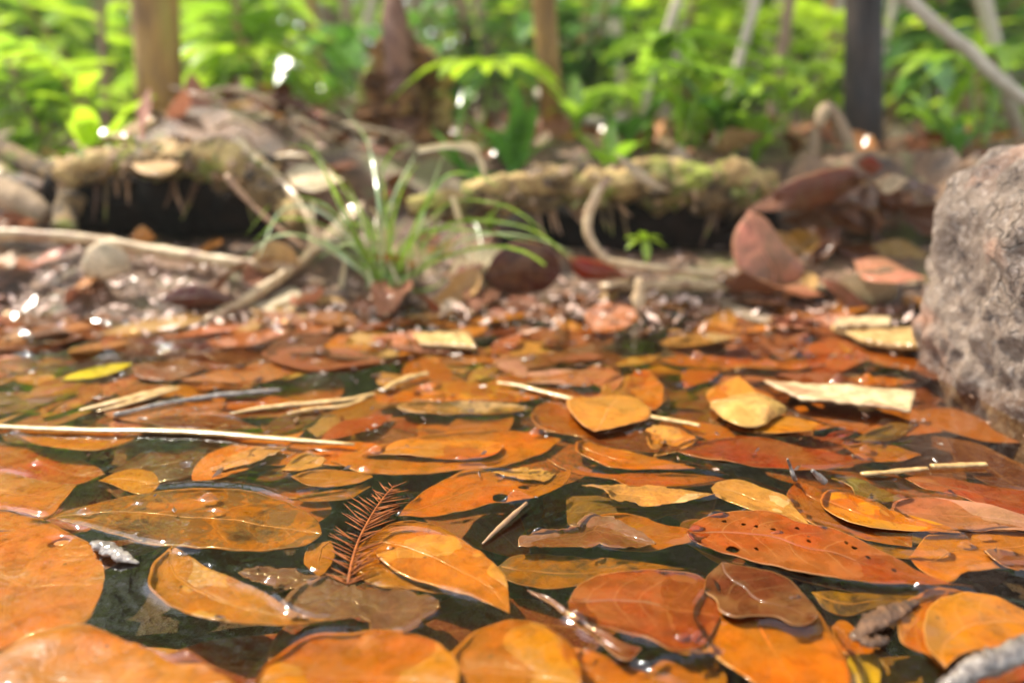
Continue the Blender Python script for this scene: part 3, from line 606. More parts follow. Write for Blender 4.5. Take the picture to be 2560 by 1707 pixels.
# ------------------------------------------------------------------ floating straws, twigs, chips
def rod(name, pts, r, mat, label, cat, group=None, n=8, nz=.32, flat=1.0, sm=30, nf=150):
    pts = spline(pts, sm); mid = pts[len(pts) // 2]
    mb = MB(); mb.tube(pts, r, n, nz, nf, flat)
    return tag(mb.build(name, mat, None, mid), label, cat, group)
def cz(c, s, zs):
    P = P2(s); zs = zs if hasattr(zs, '__len__') else [zs] * len(P)
    return [cpt(c, x, y, z) for (x, y), z in zip(P, zs)]
g_ = 'straws and grass stems floating on the water'
rod('straw', cz('D', '-150,850 0,862 500,885 1100,893 1500,912 1900,945 2420,985', .0012), [.0016, .0019, .0021, .0019, .0011], M['straw'], 'long pale straw floating across the left half, in front of the blurred leaves', 'straw', g_, flat=.45)
rod('straw', cz('E', '1080,562 1250,590 1450,640 1660,692', .0016), [.0013, .0016, .0015, .0012], M['straw'], 'pale straw slanting behind the heart-shaped leaf', 'straw', g_, flat=.5)
rod('straw', cz('E', '2110,795 2230,815 2350,835 2460,858', .0012), [.0016, .0016, .0013], M['straw'], 'short straw right of the heart-shaped leaf', 'straw', g_, flat=.5)
rod('straw', cz('D', '1570,775 1800,735 2100,705 2360,680 2560,640', .0014), [.0007, .002, .0022, .0018, .0014], M['straw'], 'forked pale straw left of the orange leaf, upper centre', 'straw', g_, flat=.4)
rod('straw', cz('D', '1960,775 2150,740 2352,720 2500,670', .0012), [.0006, .0016, .0014, .001], M['straw'], 'thin yellowish straw beside the forked straw', 'straw', g_, flat=.4)
rod('straw', cz('E', '300,610 400,555 500,520 600,500', .0018), [.001, .002, .0024, .0014], M['straw'], 'pale straw end leaning up left of the orange leaf, upper centre', 'straw', g_, flat=.5)
rod('straw', cz('F', '1240,1188 1450,1172 1690,1148', .0012), [.0011, .0013, .001], M['straw'], 'thin straw in front of the rock, left piece', 'straw', g_, flat=.6)
rod('straw', cz('F', '1720,1135 1900,1128 2095,1120', .0014), [.0013, .0013, .001], M['straw'], 'thin straw in front of the rock, right piece', 'straw', g_, flat=.6)
rod('straw', cz('D', '540,752 750,705 950,655 1190,592', .0018), [.001, .0025, .0034, .0028, .0015], M['straw'], 'broad tan stem below the bright yellow leaf', 'straw', g_, flat=.35)
rod('straw', cz('D', '660,760 850,715 1050,650 1230,600', .0012), [.0007, .002, .003, .001], M['straw'], 'split tan stem beside the silvery stem', 'straw', g_, flat=.35)
rod('wet_stem', cz('D', '780,785 1000,735 1200,692 1500,650 1920,612', .0018), [.0011, .0013, .0014, .0014, .001], M['greytwig'], 'thin silvery wet stem shining left of centre', 'stem', None, flat=.8)
rod('twig', cz('B', '920,668 1000,590 1100,500 1205,405', [.0005, .0012, .0016, .002]), [.0004, .0007, .0008, .0006], M['twig'], 'thin stalk crossing the dark gap right of centre', 'twig')
rod('twig', cz('F', '735,1085 755,1140 775,1200 790,1225', [.010, .006, .003, .0005]), [.0004, .0006, .0008, .001], M['greytwig'], 'tiny grey splinter standing up above the orange leaves at right', 'twig')
rod('twig', cz('F', '905,1165 940,1195 990,1240', [.006, .004, .001]), [.0008, .0013, .0015], M['greytwig'], 'tiny dark wet splinter leaning beside the standing one', 'twig')
rod('twig', cz('C', '1680,1600 1760,1565 1900,1480 2050,1420 2222,1350 2450,1270', [.002, .003, .005, .006, .007, .008]), [.0014, .0024, .0029, .0028, .0028, .0028], M['greytwig'], 'wet white-grey twig across the bottom right corner', 'twig', n=16, nz=.3, sm=90, nf=700)
t = empty('rolled_bark', cpt('C', 1280, 1180, 0)); mb = MB()
mb.tube([p - t.location for p in spline(cz('C', '1110,1270 1230,1185 1350,1120 1530,1040', [.0005, .0018, .0018, .0008]), 40)], [.0008, .0032, .0026, .0008], 20, .45, 500, .5); mb.build('outer_bark', M['wetbark'], t)
mb = MB(); mb.tube([p - t.location for p in spline(cz('C', '1090,1260 1190,1290 1290,1300 1330,1270', [.0004, .0006, .0006, .0004]), 30)], [.0008, .002, .0018, .0008], 10, 1.0, 600, .5); mb.build('frayed_end', M['wetbark'], t)
tag(t, 'small rolled piece of brown bark with frayed end, lower right', 'bark piece')
t = empty('bark_chip', cpt('A', 750, 735, 0)); mb = MB()
mb.tube([p - t.location for p in spline(cz('A', '600,660 680,690 760,735 890,795', [.0008, .0018, .0018, .0006]), 40)], [.0012, .0023, .0024, .0006], 12, .6, 420, .6); mb.build('chip', M['greytwig'], t)
tag(t, 'small grey speckled wood chip between mottled leaf and big left leaf', 'wood chip')
# flat bark strips / wood chips
def strip(name, corners, z, mat, label, cat, group=None, thick=.0012, nz=.0006, seed=0):
    A = spline([corners[0], corners[1]], 30); B = spline([corners[3], corners[2]], 30)
    c = sum(A + B, Vector()) / 60; c.z = z; V = []; U = []
    for i in range(30):
        for j in range(9):
            p = A[i].lerp(B[i], j / 8); q = Vector((p.x, p.y, seed))
            ed = .0012 * mnoise.noise(q * 300) if (i in (0, 29) or j in (0, 8)) else 0
            V.append(Vector((p.x - c.x + ed, p.y - c.y + ed, nz * 2 * mnoise.noise(q * 60) + nz * mnoise.noise(q * 250) + .0006 * ((j - 4) / 4) ** 2))); U.append((i / 29, j / 8))
    o = mesh_obj(name, V, grid_faces(30, 9), mat, None, c, True, U)
    sm = o.modifiers.new('thickness', 'SOLIDIFY'); sm.thickness = thick; sm.offset = -1
    return tag(o, label, cat, group)
strip('bark_strip', [cpt('F', 570, 565, .003), cpt('F', 1610, 640, .003), cpt('F', 1570, 790, .002), cpt('F', 830, 705, .002)], .003, M['stick'], 'flat pale bark strip floating against the rock', 'bark strip', seed=1)
strip('wood_chip', [cpt('F', 1030, 215, .002), cpt('F', 1640, 235, .002), cpt('F', 1650, 370, .002), cpt('F', 1300, 330, .002)], .003, M['straw'], 'pale flat wood chip at the far waterline beside the rock', 'wood chip', seed=2, thick=.003)
strip('wood_chip', [cpt('F', 1080, 165, .005), cpt('F', 1430, 165, .005), cpt('F', 1430, 215, .005), cpt('F', 1060, 220, .005)], .006, M['stick'], 'small whitish wood chip behind the flat one by the rock', 'wood chip', seed=3, thick=.003)
strip('wood_chip', [cpt('E', 500, 245, .002), cpt('E', 880, 245, .002), cpt('E', 930, 345, .002), cpt('E', 560, 320, .002)], .002, M['straw'], 'pale flat chip with white glints near the shore below the grass', 'wood chip', seed=4, thick=.002)

# fine floating bits on the water
mb = MB()
for k in range(650):
    y = .17 + .35 * rs.random() ** .35; x = rs.uniform(-.72, .72) * y
    a = rs.uniform(0, 6.28); L = rs.uniform(.0008, .004) * rs.choice([1, 1, 2.4]); d = Vector((math.cos(a), math.sin(a), 0)); s_ = Vector((-math.sin(a), math.cos(a), 0)) * L * rs.uniform(.12, .5)
    p = Vector((x, y, rs.uniform(.0001, .0006))); e_ = Vector((0, 0, rs.uniform(.0002, .0009)))
    mb.add([p - d * L / 2, p + s_ / 2 + e_ * .5, p + d * L / 2 + e_, p - s_ / 2, p + d * L * .1 + s_ * .2 + e_ * 1.6], [(0, 4, 1), (1, 4, 2), (2, 4, 3), (3, 4, 0)])
tag(mb.build('floating_crumbs', simple('wet_crumbs', (.05, .022, .01), (.20, .09, .035), 200, .3, bump=.6, bdist=.0005, coat=.8), None, None, False), 'fine brown crumbs and shreds floating on the water film', 'floating debris', kind='stuff')
# conifer sprig
sp_pts = spline(cz('B', '355,290 300,350 240,430 185,520 120,650 80,780 50,930', [.003, .0025, .002, .0015, .001, .0008, .0002]), 34)
sc = sp_pts[16].copy(); t = empty('conifer_sprig', sc); mb = MB(); mb.tube([p - sc for p in sp_pts], [.0003, .00045, .0005, .0005], 6); mb.build('stem', M['needle'], t)
mb = MB(); rr_ = random.Random(5)
for i in range(1, 34):
    p = sp_pts[i]; d = (sp_pts[i] - sp_pts[i - 1]).normalized(); side = d.cross(Vector((0, 0, 1))).normalized()
    for sgn in (-1, 1):
        if rr_.random() < .12: continue
        for lay in range(1 + (i % 3 == 0)):
            ln = .0105 * min(1, .45 + i / 18) * rr_.uniform(.55, 1.2); fw = rr_.uniform(.25, 1.0); upz = rr_.uniform(-.06, .38) + lay * .1
            dd = (side * sgn - d * fw * 0.9 + Vector((0, 0, upz))).normalized(); bend = Vector((0, 0, rr_.uniform(-.2, .05)))
            pts = [p + dd * ln * q + bend * ln * q * q * .5 - sc for q in (0, .33, .66, 1)]
            mb.tube(pts, [.00022, .00024, .0002, .00005], 5)
mb.build('needles', M['needle'], t)
tag(t, 'small reddish-orange conifer sprig with fine needles standing in the water', 'conifer sprig')

# ------------------------------------------------------------------ rock
def build_rock():
    import bmesh
    bm = bmesh.new(); bmesh.ops.create_icosphere(bm, subdivisions=7, radius=1)
    for v in bm.verts:
        d = v.co.normalized(); p = 5.0
        k = (abs(d.x) ** p + abs(d.y) ** p + abs(d.z) ** p) ** (-1 / p); q = d * k
        top = max(0, q.z)
        x = q.x * (.096 - .008 * top ** 3) - .014 * q.z; y = q.y * (.07 - .015 * top); z = q.z * .122
        P = Vector((x, y, z)); n = d
        s_ = .005 * mnoise.noise(P * 14 + Vector((1, 5, 0))) + .006 * mnoise.noise(P * 35) + .004 * mnoise.noise(P * 90) - .006 * abs(mnoise.noise(P * 55 + Vector((2, 2, 2))))  - .0018 * abs(mnoise.noise(P * 110)) - .002 * max(0, mnoise.noise(P * 60 + Vector((7, 7, 7))) - .2) + .0012 * mnoise.noise(P * 280)
        v.co = P + n * s_
    me = bpy.data.meshes.new('rock'); bm.to_mesh(me); bm.free(); me.polygons.foreach_set('use_smooth', [True] * len(me.polygons)); me.materials.append(M['rock'])
    o = bpy.data.objects.new('rock', me); COL.objects.link(o); o.location = (.308, .358, 0); return o
tag(build_rock(), 'tall brown pitted rock rising out of the water at right', 'rock')

# ------------------------------------------------------------------ logs, roots and stump on the bank
def log(name, pts, rad, mat, label, cat, n=40, m=70, nz=.35, nf=22, group=None, parts=()):
    pts = spline(pts, m); mid = pts[m // 2]; mb = MB(); mb.tube(pts, rad, n, nz, nf)
    return mb, mid
def add_log(name, pts, rad, mat, label, cat, bark='bark', moss=None, flakes=0, **kw):
    mb, mid = log(name, pts, rad, mat, label, cat, **kw)
    t = empty(name, mid); mb.V = [v - mid for v in mb.V]; mb.build(bark, mat, t)
    if moss:
        up = [Vector(p) + Vector((0, -.004, moss[1])) for p in pts]; m2, _ = log(name, up, [r * .82 for r in rad], None, '', '', nz=.75, nf=40); m2.V = [v - mid for v in m2.V]; m2.build('moss', moss[0], t)
    if flakes:
        P_ = spline(pts, 60); fb = MB(); r_ = random.Random(len(name) + int(mid.x * 100))
        for k in range(flakes):
            q = r_.random(); i = int(q * 59); rr = float(np.interp(q, np.linspace(0, 1, len(rad)), rad)); th = r_.uniform(-.7, 3.6)
            n_ = Vector((0, -math.cos(th), math.sin(th))); c = P_[i] + n_ * rr * r_.uniform(.95, 1.3) - mid; L = r_.uniform(.004, .016)
            d = Vector((r_.gauss(0, 1), r_.gauss(0, .5), r_.gauss(0, .6))).normalized(); e = d.cross(n_).normalized() * L * r_.uniform(.2, .5)
            fb.add([c - d * L * .5, c + e + n_ * .002, c + d * L * .5, c - e, c + n_ * L * .25], [(0, 4, 1), (1, 4, 2), (2, 4, 3), (3, 4, 0)])
        fb.build('bark_flakes', M['flake'], t, None, False)
    return tag(t, label, cat)
LOGN = dict(nz=1.1, nf=38, flakes=170)
M['flake'] = simple('bark_flakes', (.06, .03, .012), (.40, .24, .11), 90, .6, (.2, .22, .04), bump=.5)
add_log('mossy_log', [pv(940, 490, .60), pv(1080, 465, .61), pv(1250, 440, .62), pv(1420, 432, .63), pv(1600, 435, .63), pv(1770, 440, .63)], [.007, .011, .013, .015, .017, .014], M['moss'], 'mossy log lying on the bank behind the grass and vine', 'log', moss=(M['moss2'], .007), **LOGN)
add_log('mossy_root', [pv(150, 410, .62), pv(260, 380, .62), pv(400, 378, .62), pv(520, 380, .61), pv(620, 440, .60), pv(700, 530, .58)], [.012, .011, .010, .014, .012, .008], M['moss'], 'arched mossy root over the dark hollow at left', 'root', moss=(M['moss2'], .005), **LOGN)
add_log('forest_root', [pv(165, 450, .60), pv(150, 490, .59), pv(145, 540, .57)], [.010, .008, .012], M['moss'], 'short gnarled root standing at the left end of the dark hollow', 'root', n=20, m=20)
add_log('fallen_branch', [pv(-120, 300, .75), pv(0, 345, .72), pv(70, 380, .70), pv(150, 415, .68)], [.010, .011, .010, .008], M['moss'], 'dark fallen branch slanting in from the left edge, upper one', 'branch', n=16, m=30, nz=.2)
add_log('fallen_branch', [pv(-120, 400, .66), pv(0, 440, .64), pv(60, 465, .63), pv(110, 500, .62)], [.014, .014, .012, .006], M['bark'], 'thick pale brown branch at the left edge, lower one', 'branch', n=16, m=30, nz=.2)
# hollows: their deep shade is painted as near-black wood
add_log('rotten_wood', [pv(150, 455, .665), pv(300, 450, .665), pv(460, 450, .665), pv(620, 480, .665)], [.028, .032, .032, .026], M['darkwood_shade'], 'rotten wood coloured black as shade inside the hollow at left', 'rotten wood', bark='wood', nz=.25)
add_log('rotten_wood', [pv(1150, 560, .65), pv(1300, 535, .655), pv(1500, 535, .655), pv(1760, 540, .65)], [.02, .032, .036, .036], M['darkwood_shade'], 'rotten wood coloured black as shade under the mossy log', 'rotten wood', bark='wood', nz=.25)
for k in range(26):
    left = k < 12; px = rs.uniform(190, 600) if left else rs.uniform(1180, 1720); y0 = 410 if left else 470; dl = rs.uniform(25, 110); sw = rs.uniform(-45, 45)
    rod('hanging_root', [pv(px, y0, .622), pv(px + sw * .4, y0 + dl * .5, .612), pv(px + sw, y0 + dl, .60)], [.0022, .0014, .0006], M[rs.choice(['twig', 'wetbark', 'moss'])],
        'thin root hanging in front of the dark hollow %s' % ('under the arched root' if left else 'under the mossy log'), 'root', 'thin roots hanging into the %s hollow' % ('left' if left else 'right'), n=6, sm=12)
# stump
t = empty('mossy_stump', (pv(920, 400, .86).x, .86, pv(920, 400, .86).z))
mb = MB(); P = [pv(945, 420, .86), pv(935, 330, .86), pv(925, 240, .86), pv(918, 160, .86), pv(915, 95, .86), pv(912, 70, .86)]
mb.tube([p - t.location for p in spline(P, 60)], [.062, .040, .034, .033, .028, .012], 48, .8, 40); mb.build('stump_wood', simple('rotten_stump_wood', (.05, .02, .008), (.26, .12, .04), 50, .9, (.32, .19, .06), bump=1, bdist=.005, spec=.15), t)
mb = MB(); P = [pv(935, 330, .845), pv(925, 200, .838), pv(910, 110, .84), pv(906, 0, .85), pv(902, -150, .86), pv(895, -500, .88)]
mb.tube([p - t.location for p in spline(P, 60)], [.022, .016, .010, .0065, .006, .005], 16, .3, 40); mb.build('dead_stem', simple('reddish_dead_wood', (.09, .035, .018), (.2, .09, .045), 60, .7, bump=1), t)
for k, (dx, h0, h1) in enumerate(((-.026, 130, 320), (.028, 110, 300), (.03, 300, 380))):
    mb = MB(); P = [pv(925, h1, .86) + Vector((dx * 1.5, .0, 0)), pv(925, (h0 + h1) / 2, .86) + Vector((dx * 1.38, .0, 0)), pv(925, h0, .86) + Vector((dx * .95, .0, 0))]
    mb.tube([p - t.location for p in spline(P, 24)], [.008, .011, .006], 16, 1.1, 90, seed=k); mb.build('moss_patch', M['moss2'], t)
tag(t, 'mossy tree stump with a thin dead stem rising from it', 'stump')

# ------------------------------------------------------------------ sticks, vine and notable dry leaves on the bank
gs = 'dead sticks lying on the bank'
rod('stick', [pv(-80, 535, .54), pv(60, 540, .545), pv(200, 550, .55), pv(350, 575, .55), pv(520, 600, .545), pv(680, 615, .54)], [.004, .0042, .004, .0045, .004, .0025], M['stick'], 'long pale stick lying across the bank at left', 'stick', gs, n=10)
rod('stick', [pv(725, 575, .56), pv(640, 640, .53), pv(560, 690, .51), pv(470, 740, .49)], [.0028, .0035, .004, .003], M['stick'], 'pale brown stick slanting down to the water left of the grass', 'stick', gs, n=10)
rod('stick', [pv(1380, 660, .535), pv(1600, 655, .54), pv(1750, 668, .54), pv(1950, 660, .545), pv(2160, 655, .55)], [.003, .0036, .0036, .003, .0026], M['stick'], 'pale thin stick along the shore below the pink leaf', 'stick', gs, n=10)
rod('stick', [pv(1820, 690, .53), pv(1950, 672, .54), pv(2150, 665, .55)], [.003, .004, .003], M['darkwood_shade'], 'dark wet stick behind the pale stick near the rock', 'stick', gs, n=10)
rod('stick', [pv(545, 320, .68), pv(600, 380, .63), pv(680, 455, .58), pv(740, 560, .55)], [.004, .005, .0045, .003], M['stick'], 'tan stick leaning down across the mossy root', 'stick', gs, n=10)
rod('stick', [pv(520, 405, .57), pv(560, 450, .565), pv(610, 500, .56), pv(700, 570, .55)], [.0028, .002, .0018, .0018], M['twig'], 'thin reddish stem arching in front of the left hollow', 'stick', gs)
rod('vine', [pv(1392, 415, .56), pv(1375, 440, .555), pv(1352, 490, .55), pv(1352, 540, .545), pv(1385, 590, .54), pv(1440, 607, .535), pv(1540, 620, .53), pv(1680, 632, .53)], [.0035, .0036, .0034, .003, .0028, .0026, .0024, .002], M['stick'], 'pale curved vine looping down in front of the dark log', 'vine', n=10, sm=60, nz=.1)
rod('stick', [pv(1470, 640, .52), pv(1468, 690, .515), pv(1470, 745, .51), pv(1468, 790, .505)], [.0025, .005, .003, .002], M['stick'], 'pale upright stub standing at the waterline right of centre', 'stick', gs, flat=.4)
def bank_leaf(a, b, Y, colk, label, mk='b', lean=0, nz=1.5, dome=0, name='dead_leaf'):
    Aa = [pv(x, y, Y + lean * (y - P2(a)[0][1]) / 100) for x, y in P2(a)]; Bb = [pv(x, y, Y + lean * (y - P2(a)[0][1]) / 100) for x, y in P2(b)]
    A_ = spline(Aa, 28); B_ = spline(Bb, 28); c = sum(A_ + B_, Vector()) / 56; V = []; U = []
    for i in range(28):
        for j in range(13):
            s_ = j / 12; p = A_[i].lerp(B_[i], s_); e = 2 * s_ - 1
            q = p * 45; V.append(p - c + Vector((0, -dome * (1 - e * e) * math.sin(math.pi * i / 27) + nz / 1000 * mnoise.noise(q), nz / 1000 * .6 * mnoise.noise(q + Vector((9, 0, 0)))))); U.append((i / 27, s_))
    t = empty(name, c); o = mesh_obj('blade', V, grid_faces(28, 13), LM[mk], t, None, True, U, PAL[colk])
    sm = o.modifiers.new('thickness', 'SOLIDIFY'); sm.thickness = .0004; sm.offset = 0
    mb = MB(); mb.tube([V[i * 13 + 6] + Vector((0, -.0004, .0002)) for i in range(1, 26)], [.0008, .0005, .0003], 6); mb.build('midrib', LM['s'], t, None, True, tuple(min(.8, v * 1.15 + .03) for v in PAL[colk]))
    return tag(t, label, 'leaf', 'notable dead leaves on the bank')
bank_leaf('1720,485 1685,540 1688,600 1720,650 1760,680', '1720,485 1760,505 1800,560 1850,630 1760,680', .55, 'P', 'pinkish dead leaf standing upright against the bank, right of the vine', lean=-.01, dome=.004)
bank_leaf('1770,440 1850,400 1940,385 2000,405', '1770,440 1800,480 1880,475 1950,440 2000,405', .57, 'U', 'orange-brown curled leaf on top of the litter pile behind the pink leaf', 'b', dome=.004)
bank_leaf('655,400 700,375 745,385 790,415', '655,400 680,430 730,440 790,415', .60, 'W', 'whitish dead leaf lying on the bank behind the grass', 'b', lean=-.1)
bank_leaf('200,570 240,555 290,580 300,620', '200,570 190,620 230,650 300,620', .52, 'W', 'pale cream leaf leaning under the long pale stick', 'b', dome=.004)
bank_leaf('365,690 420,655 480,655 550,690', '365,690 420,705 480,705 550,690', .50, 'D', 'dark brown leaf roof-like at the left waterline', 'b', dome=.004)
bank_leaf('1110,640 1140,580 1200,555 1270,575 1290,630', '1110,640 1150,670 1200,675 1250,668 1290,630', .535, 'D', 'dark wine-red curled leaf below the mossy log', 's', dome=.001)
bank_leaf('1300,590 1380,600 1450,640', '1300,590 1340,640 1450,640', .55, 'R', 'dull red-brown leaf right of the dark wine-red curled leaf', 's', dome=.004)
bank_leaf('1960,600 2020,590 2080,620 2130,640', '1960,600 1985,640 2060,650 2130,640', .54, 'P', 'pale pink leaf lying left of the rock on the shore', 'b', lean=-.1)
bank_leaf('1880,640 1930,650 1990,700 2010,740', '1880,640 1920,680 1960,730 2010,740', .51, 'P', 'narrow pale pink leaf pointing down to the water near the rock', 'b')
bank_leaf('300,380 350,330 400,320 430,360', '300,380 330,400 390,400 430,360', .60, 'T', 'pale buff leaf lying on the arched mossy root', 'b', lean=-.08)
bank_leaf('980,445 1010,420 1050,410 1060,435', '980,445 1000,455 1040,455 1060,435', .60, 'W', 'white dead leaf at the left end of the mossy log', 'b')
bank_leaf('2010,420 2050,400 2090,410', '2010,420 2040,445 2090,410', .56, 'W', 'small white leaf at the top of the litter pile by the rock', 'b')
bank_leaf('1965,375 2000,360 2030,385', '1965,375 2000,400 2030,385', .6, 'R', 'small crimson leaf on top of the litter pile', 's')
bank_leaf('1410,350 1450,370 1500,410 1540,440', '1410,350 1440,390 1490,425 1540,440', .58, 'W', 'pale greenish narrow leaf lying over the mossy log', 's')
bank_leaf('300,545 325,520 360,545', '300,545 325,560 360,545', .58, 'L', 'small orange leaf tip behind the long pale stick', 'b')
bank_leaf('580,590 620,555 670,570 690,610', '580,590 600,625 650,625 690,610', .54, 'T', 'tan leaf folded at the right end of the long pale stick', 'b')

# small seedling
def mini_leaf(mb, p, d, L, W, droop=.3, n=5, up=Vector((0, 0, 1))):
    d = d.normalized(); s_ = d.cross(up)
    if s_.length < .1: s_ = Vector((1, 0, 0))
    s_.normalize(); nn = s_.cross(d).normalized(); V = []; U = []
    for i in range(n + 1):
        t = i / n; wv = W / 2 * (math.sin(math.pi * min(.98, t * .95 + .03)) ** .8)
        c = p + d * L * t - up * droop * L * t * t
        V += [c - s_ * wv + nn * wv * .3, c, c + s_ * wv + nn * wv * .3]; U += [(t, 0), (t, .5), (t, 1)]
    F = []
    for i in range(n):
        for j in range(2): a = i * 3 + j; F.append((a, a + 1, a + 4, a + 3))
    mb.add(V, F, U)
sc = pv(1480, 600, .56); t = empty('seedling', sc); mb = MB(); top = pv(1480, 548, .56); mb.tube([Vector(), (top - sc) * .5 + Vector((.001, 0, 0)), top - sc], .0009, 6); mb.build('stem', M['g1'], t)
mb = MB()
for dx, dz, L in ((-1, .35, .017), (-.9, -.2, .015), (.9, .4, .013), (1, -.1, .016), (.1, -.8, .014), (-.3, .7, .010)): mini_leaf(mb, top - sc, Vector((dx, -.4, dz)), L, .007, .25)
mb.build('foliage', M['g2'], t); tag(t, 'tiny bright green seedling in front of the dark log', 'seedling')

# grass clump
gb = pv(885, 660, .545); t = empty('grass_clump', gb); rg = random.Random(3)
def blade_mesh(P, W, fl=Vector((0, 0, 1))):
    P = spline(P, 22); V = []; U = []
    for i, p in enumerate(P):
        tt = (P[min(i + 1, 21)] - P[max(0, i - 1)]).normalized(); s_ = tt.cross(Vector((0, 1, 0)))
        if s_.length < .1: s_ = Vector((1, 0, 0))
        s_.normalize(); wv = W * (1 - (i / 21) ** 3) * .5
        f = Vector((0, .4, 0)); V += [p - s_ * wv, p + f * wv, p + s_ * wv]; U += [(i / 21, 0), (i / 21, .5), (i / 21, 1)]
    F = [(i * 3 + j, i * 3 + j + 1, i * 3 + j + 4, i * 3 + j + 3) for i in range(21) for j in range(2)]
    return V, F, U
BL = ['880,655 760,500 650,480 590,600', '895,655 1010,480 1150,470 1260,540', '890,655 1020,520 1200,520 1320,600', '875,655 740,560 640,540 550,600', '885,655 800,450 720,350 640,330', '895,655 1000,430 1080,400 1150,430','880,660 870,480 845,330 775,235', '870,655 800,520 740,380 690,250', '890,660 900,520 930,420 965,370', '895,660 950,560 985,450 1020,350', '880,660 830,560 760,420 700,330',
      '900,660 960,540 1090,530 1230,560', '900,660 980,600 1100,540 1240,550 1330,590', '880,650 760,480 640,460 560,545', '875,655 780,540 660,500 575,560', '885,660 880,560 900,460 960,345',
      '895,660 940,600 960,500 1030,450', '900,655 1000,580 1080,500 1110,580', '870,660 840,600 800,560 720,600', '880,660 860,560 820,470 790,400', '890,660 900,600 890,500 880,400', '880,660 800,600 700,520 610,520',
      '900,660 1000,660 1080,560 1140,480 1200,470', '895,660 930,640 980,560 1010,500', '885,660 870,610 850,520 800,430', '905,660 1020,590 1180,570 1290,640 1390,710', '880,660 890,540 870,430 900,350 950,330']
for k, s_ in enumerate(BL):
    P = [pv(x, y, .545 - .03 * q * rg.uniform(-1.2, 1.6)) - gb for q, (x, y) in enumerate(P2(s_))]
    Vv, Ff, Uu = blade_mesh(P, rg.uniform(.0014, .0026)); mesh_obj('blade', Vv, Ff, M['grass' if k % 3 else 'grasspale'], t, None, True, Uu)
for k in range(20):
    a = rg.uniform(-1, 1); h = rg.uniform(.02, .06); P = [Vector((rg.gauss(0, .008), rg.gauss(0, .008), 0)), Vector((a * .02, rg.uniform(-.01, .01), h)), Vector((a * .045, rg.uniform(-.02, .02), h * rg.uniform(.9, 1.5)))]
    Vv, Ff, Uu = blade_mesh(P, rg.uniform(.0014, .0028)); mesh_obj('blade', Vv, Ff, M['grass' if k % 2 else 'grassdry'], t, None, True, Uu)
for s_ in ('1040,450 1060,520 1080,580 1110,600', '1040,335 1090,340 1115,420 1120,430', '780,690 785,640 790,600 770,580', '950,560 960,600 955,640 960,660', '870,640 850,660 820,690', '1070,560 1100,620 1110,660', '720,460 715,520 710,590', '960,345 1040,335 1100,360 1120,420', '800,600 730,560 690,600 640,650', '1030,640 1060,600 1100,640 1130,690'):
    P = [pv(x, y, .545) - gb for x, y in P2(s_)]; Vv, Ff, Uu = blade_mesh(P, .004); mesh_obj('dry_blade', Vv, Ff, M['grassdry'], t, None, True, Uu)
tag(t, 'clump of arching green grass with dry blades on the shore', 'grass clump')

# ------------------------------------------------------------------ scattered dry leaves on bank
nb = 0
for k in range(215):
    y = .50 + .75 * rs.random() ** 1.6; x = rs.uniform(-.72, .72) * y
    if .15 < x < .36 and y < .44: continue
    if (.0 < x < .21 and .56 < y < .68) or (-.36 < x < -.14 and .58 < y < .68): continue
    L = rs.uniform(.03, .07); ck = rs.choice('PPPPTWUWLVLTr'); near = y < .6
    put_leaf('dead_leaf', rs.choice(DRYM), (x, y, H(x, y) + rs.uniform(.003, .012)), L, rs.uniform(0, 6.28), (rs.gauss(0, .35), rs.gauss(0, .35)), jit(PAL[ck]),
             '%s dead leaf among the litter %s' % (CNAME[ck], 'along the shore' if near else 'on the forest floor behind the logs'), '%s dead leaves %s' % (CNAME[ck], 'along the shore' if near else 'behind the logs'))
for k in range(60):
    x = rs.uniform(-.46, -.1); y = rs.uniform(.66, .98); ck = rs.choice('PTWUBPVL')
    put_leaf('dead_leaf', rs.choice(DRYM), (x, y, H(x, y) + rs.uniform(.003, .012)), rs.uniform(.03, .06), rs.uniform(0, 6.28), (rs.gauss(.3, .5), rs.gauss(0, .5)), jit(PAL[ck]),
             '%s dead leaf on the mound behind the left hollow' % CNAME[ck], '%s dead leaves on the left mound' % CNAME[ck])
for k in range(16):
    x = rs.uniform(-.42, -.08); y = rs.uniform(.68, .85); a = rs.uniform(-.6, .6); L = rs.uniform(.04, .11); p = Vector((x, y, H(x, y) + .01)); d = Vector((math.cos(a), -.3, math.sin(a) * .5)) * L
    rod('twig', [p - d * .5, p + Vector((0, 0, rs.uniform(0, .012))), p + d * .5], [.002, .0028, .0015], M[rs.choice(['twig', 'stick', 'darkwood_shade'])], 'dead twig among the leaves on the mound behind the left hollow', 'twig', 'dead twigs on the left mound', nz=.4, sm=10, nf=120)
for k in range(75):
    y = rs.uniform(.67, 1.15); x = rs.uniform(-.12, .55) * y; ck = rs.choice('PTWUBPTLTU')
    put_leaf('dead_leaf', rs.choice(DRYM), (x, y, H(x, y) + rs.uniform(.004, .016)), rs.uniform(.03, .065), rs.uniform(0, 6.28), (rs.gauss(.3, .5), rs.gauss(0, .5)), jit(PAL[ck]),
             '%s dead leaf among the litter on the forest floor behind the logs' % CNAME[ck], '%s dead leaves behind the logs' % CNAME[ck])
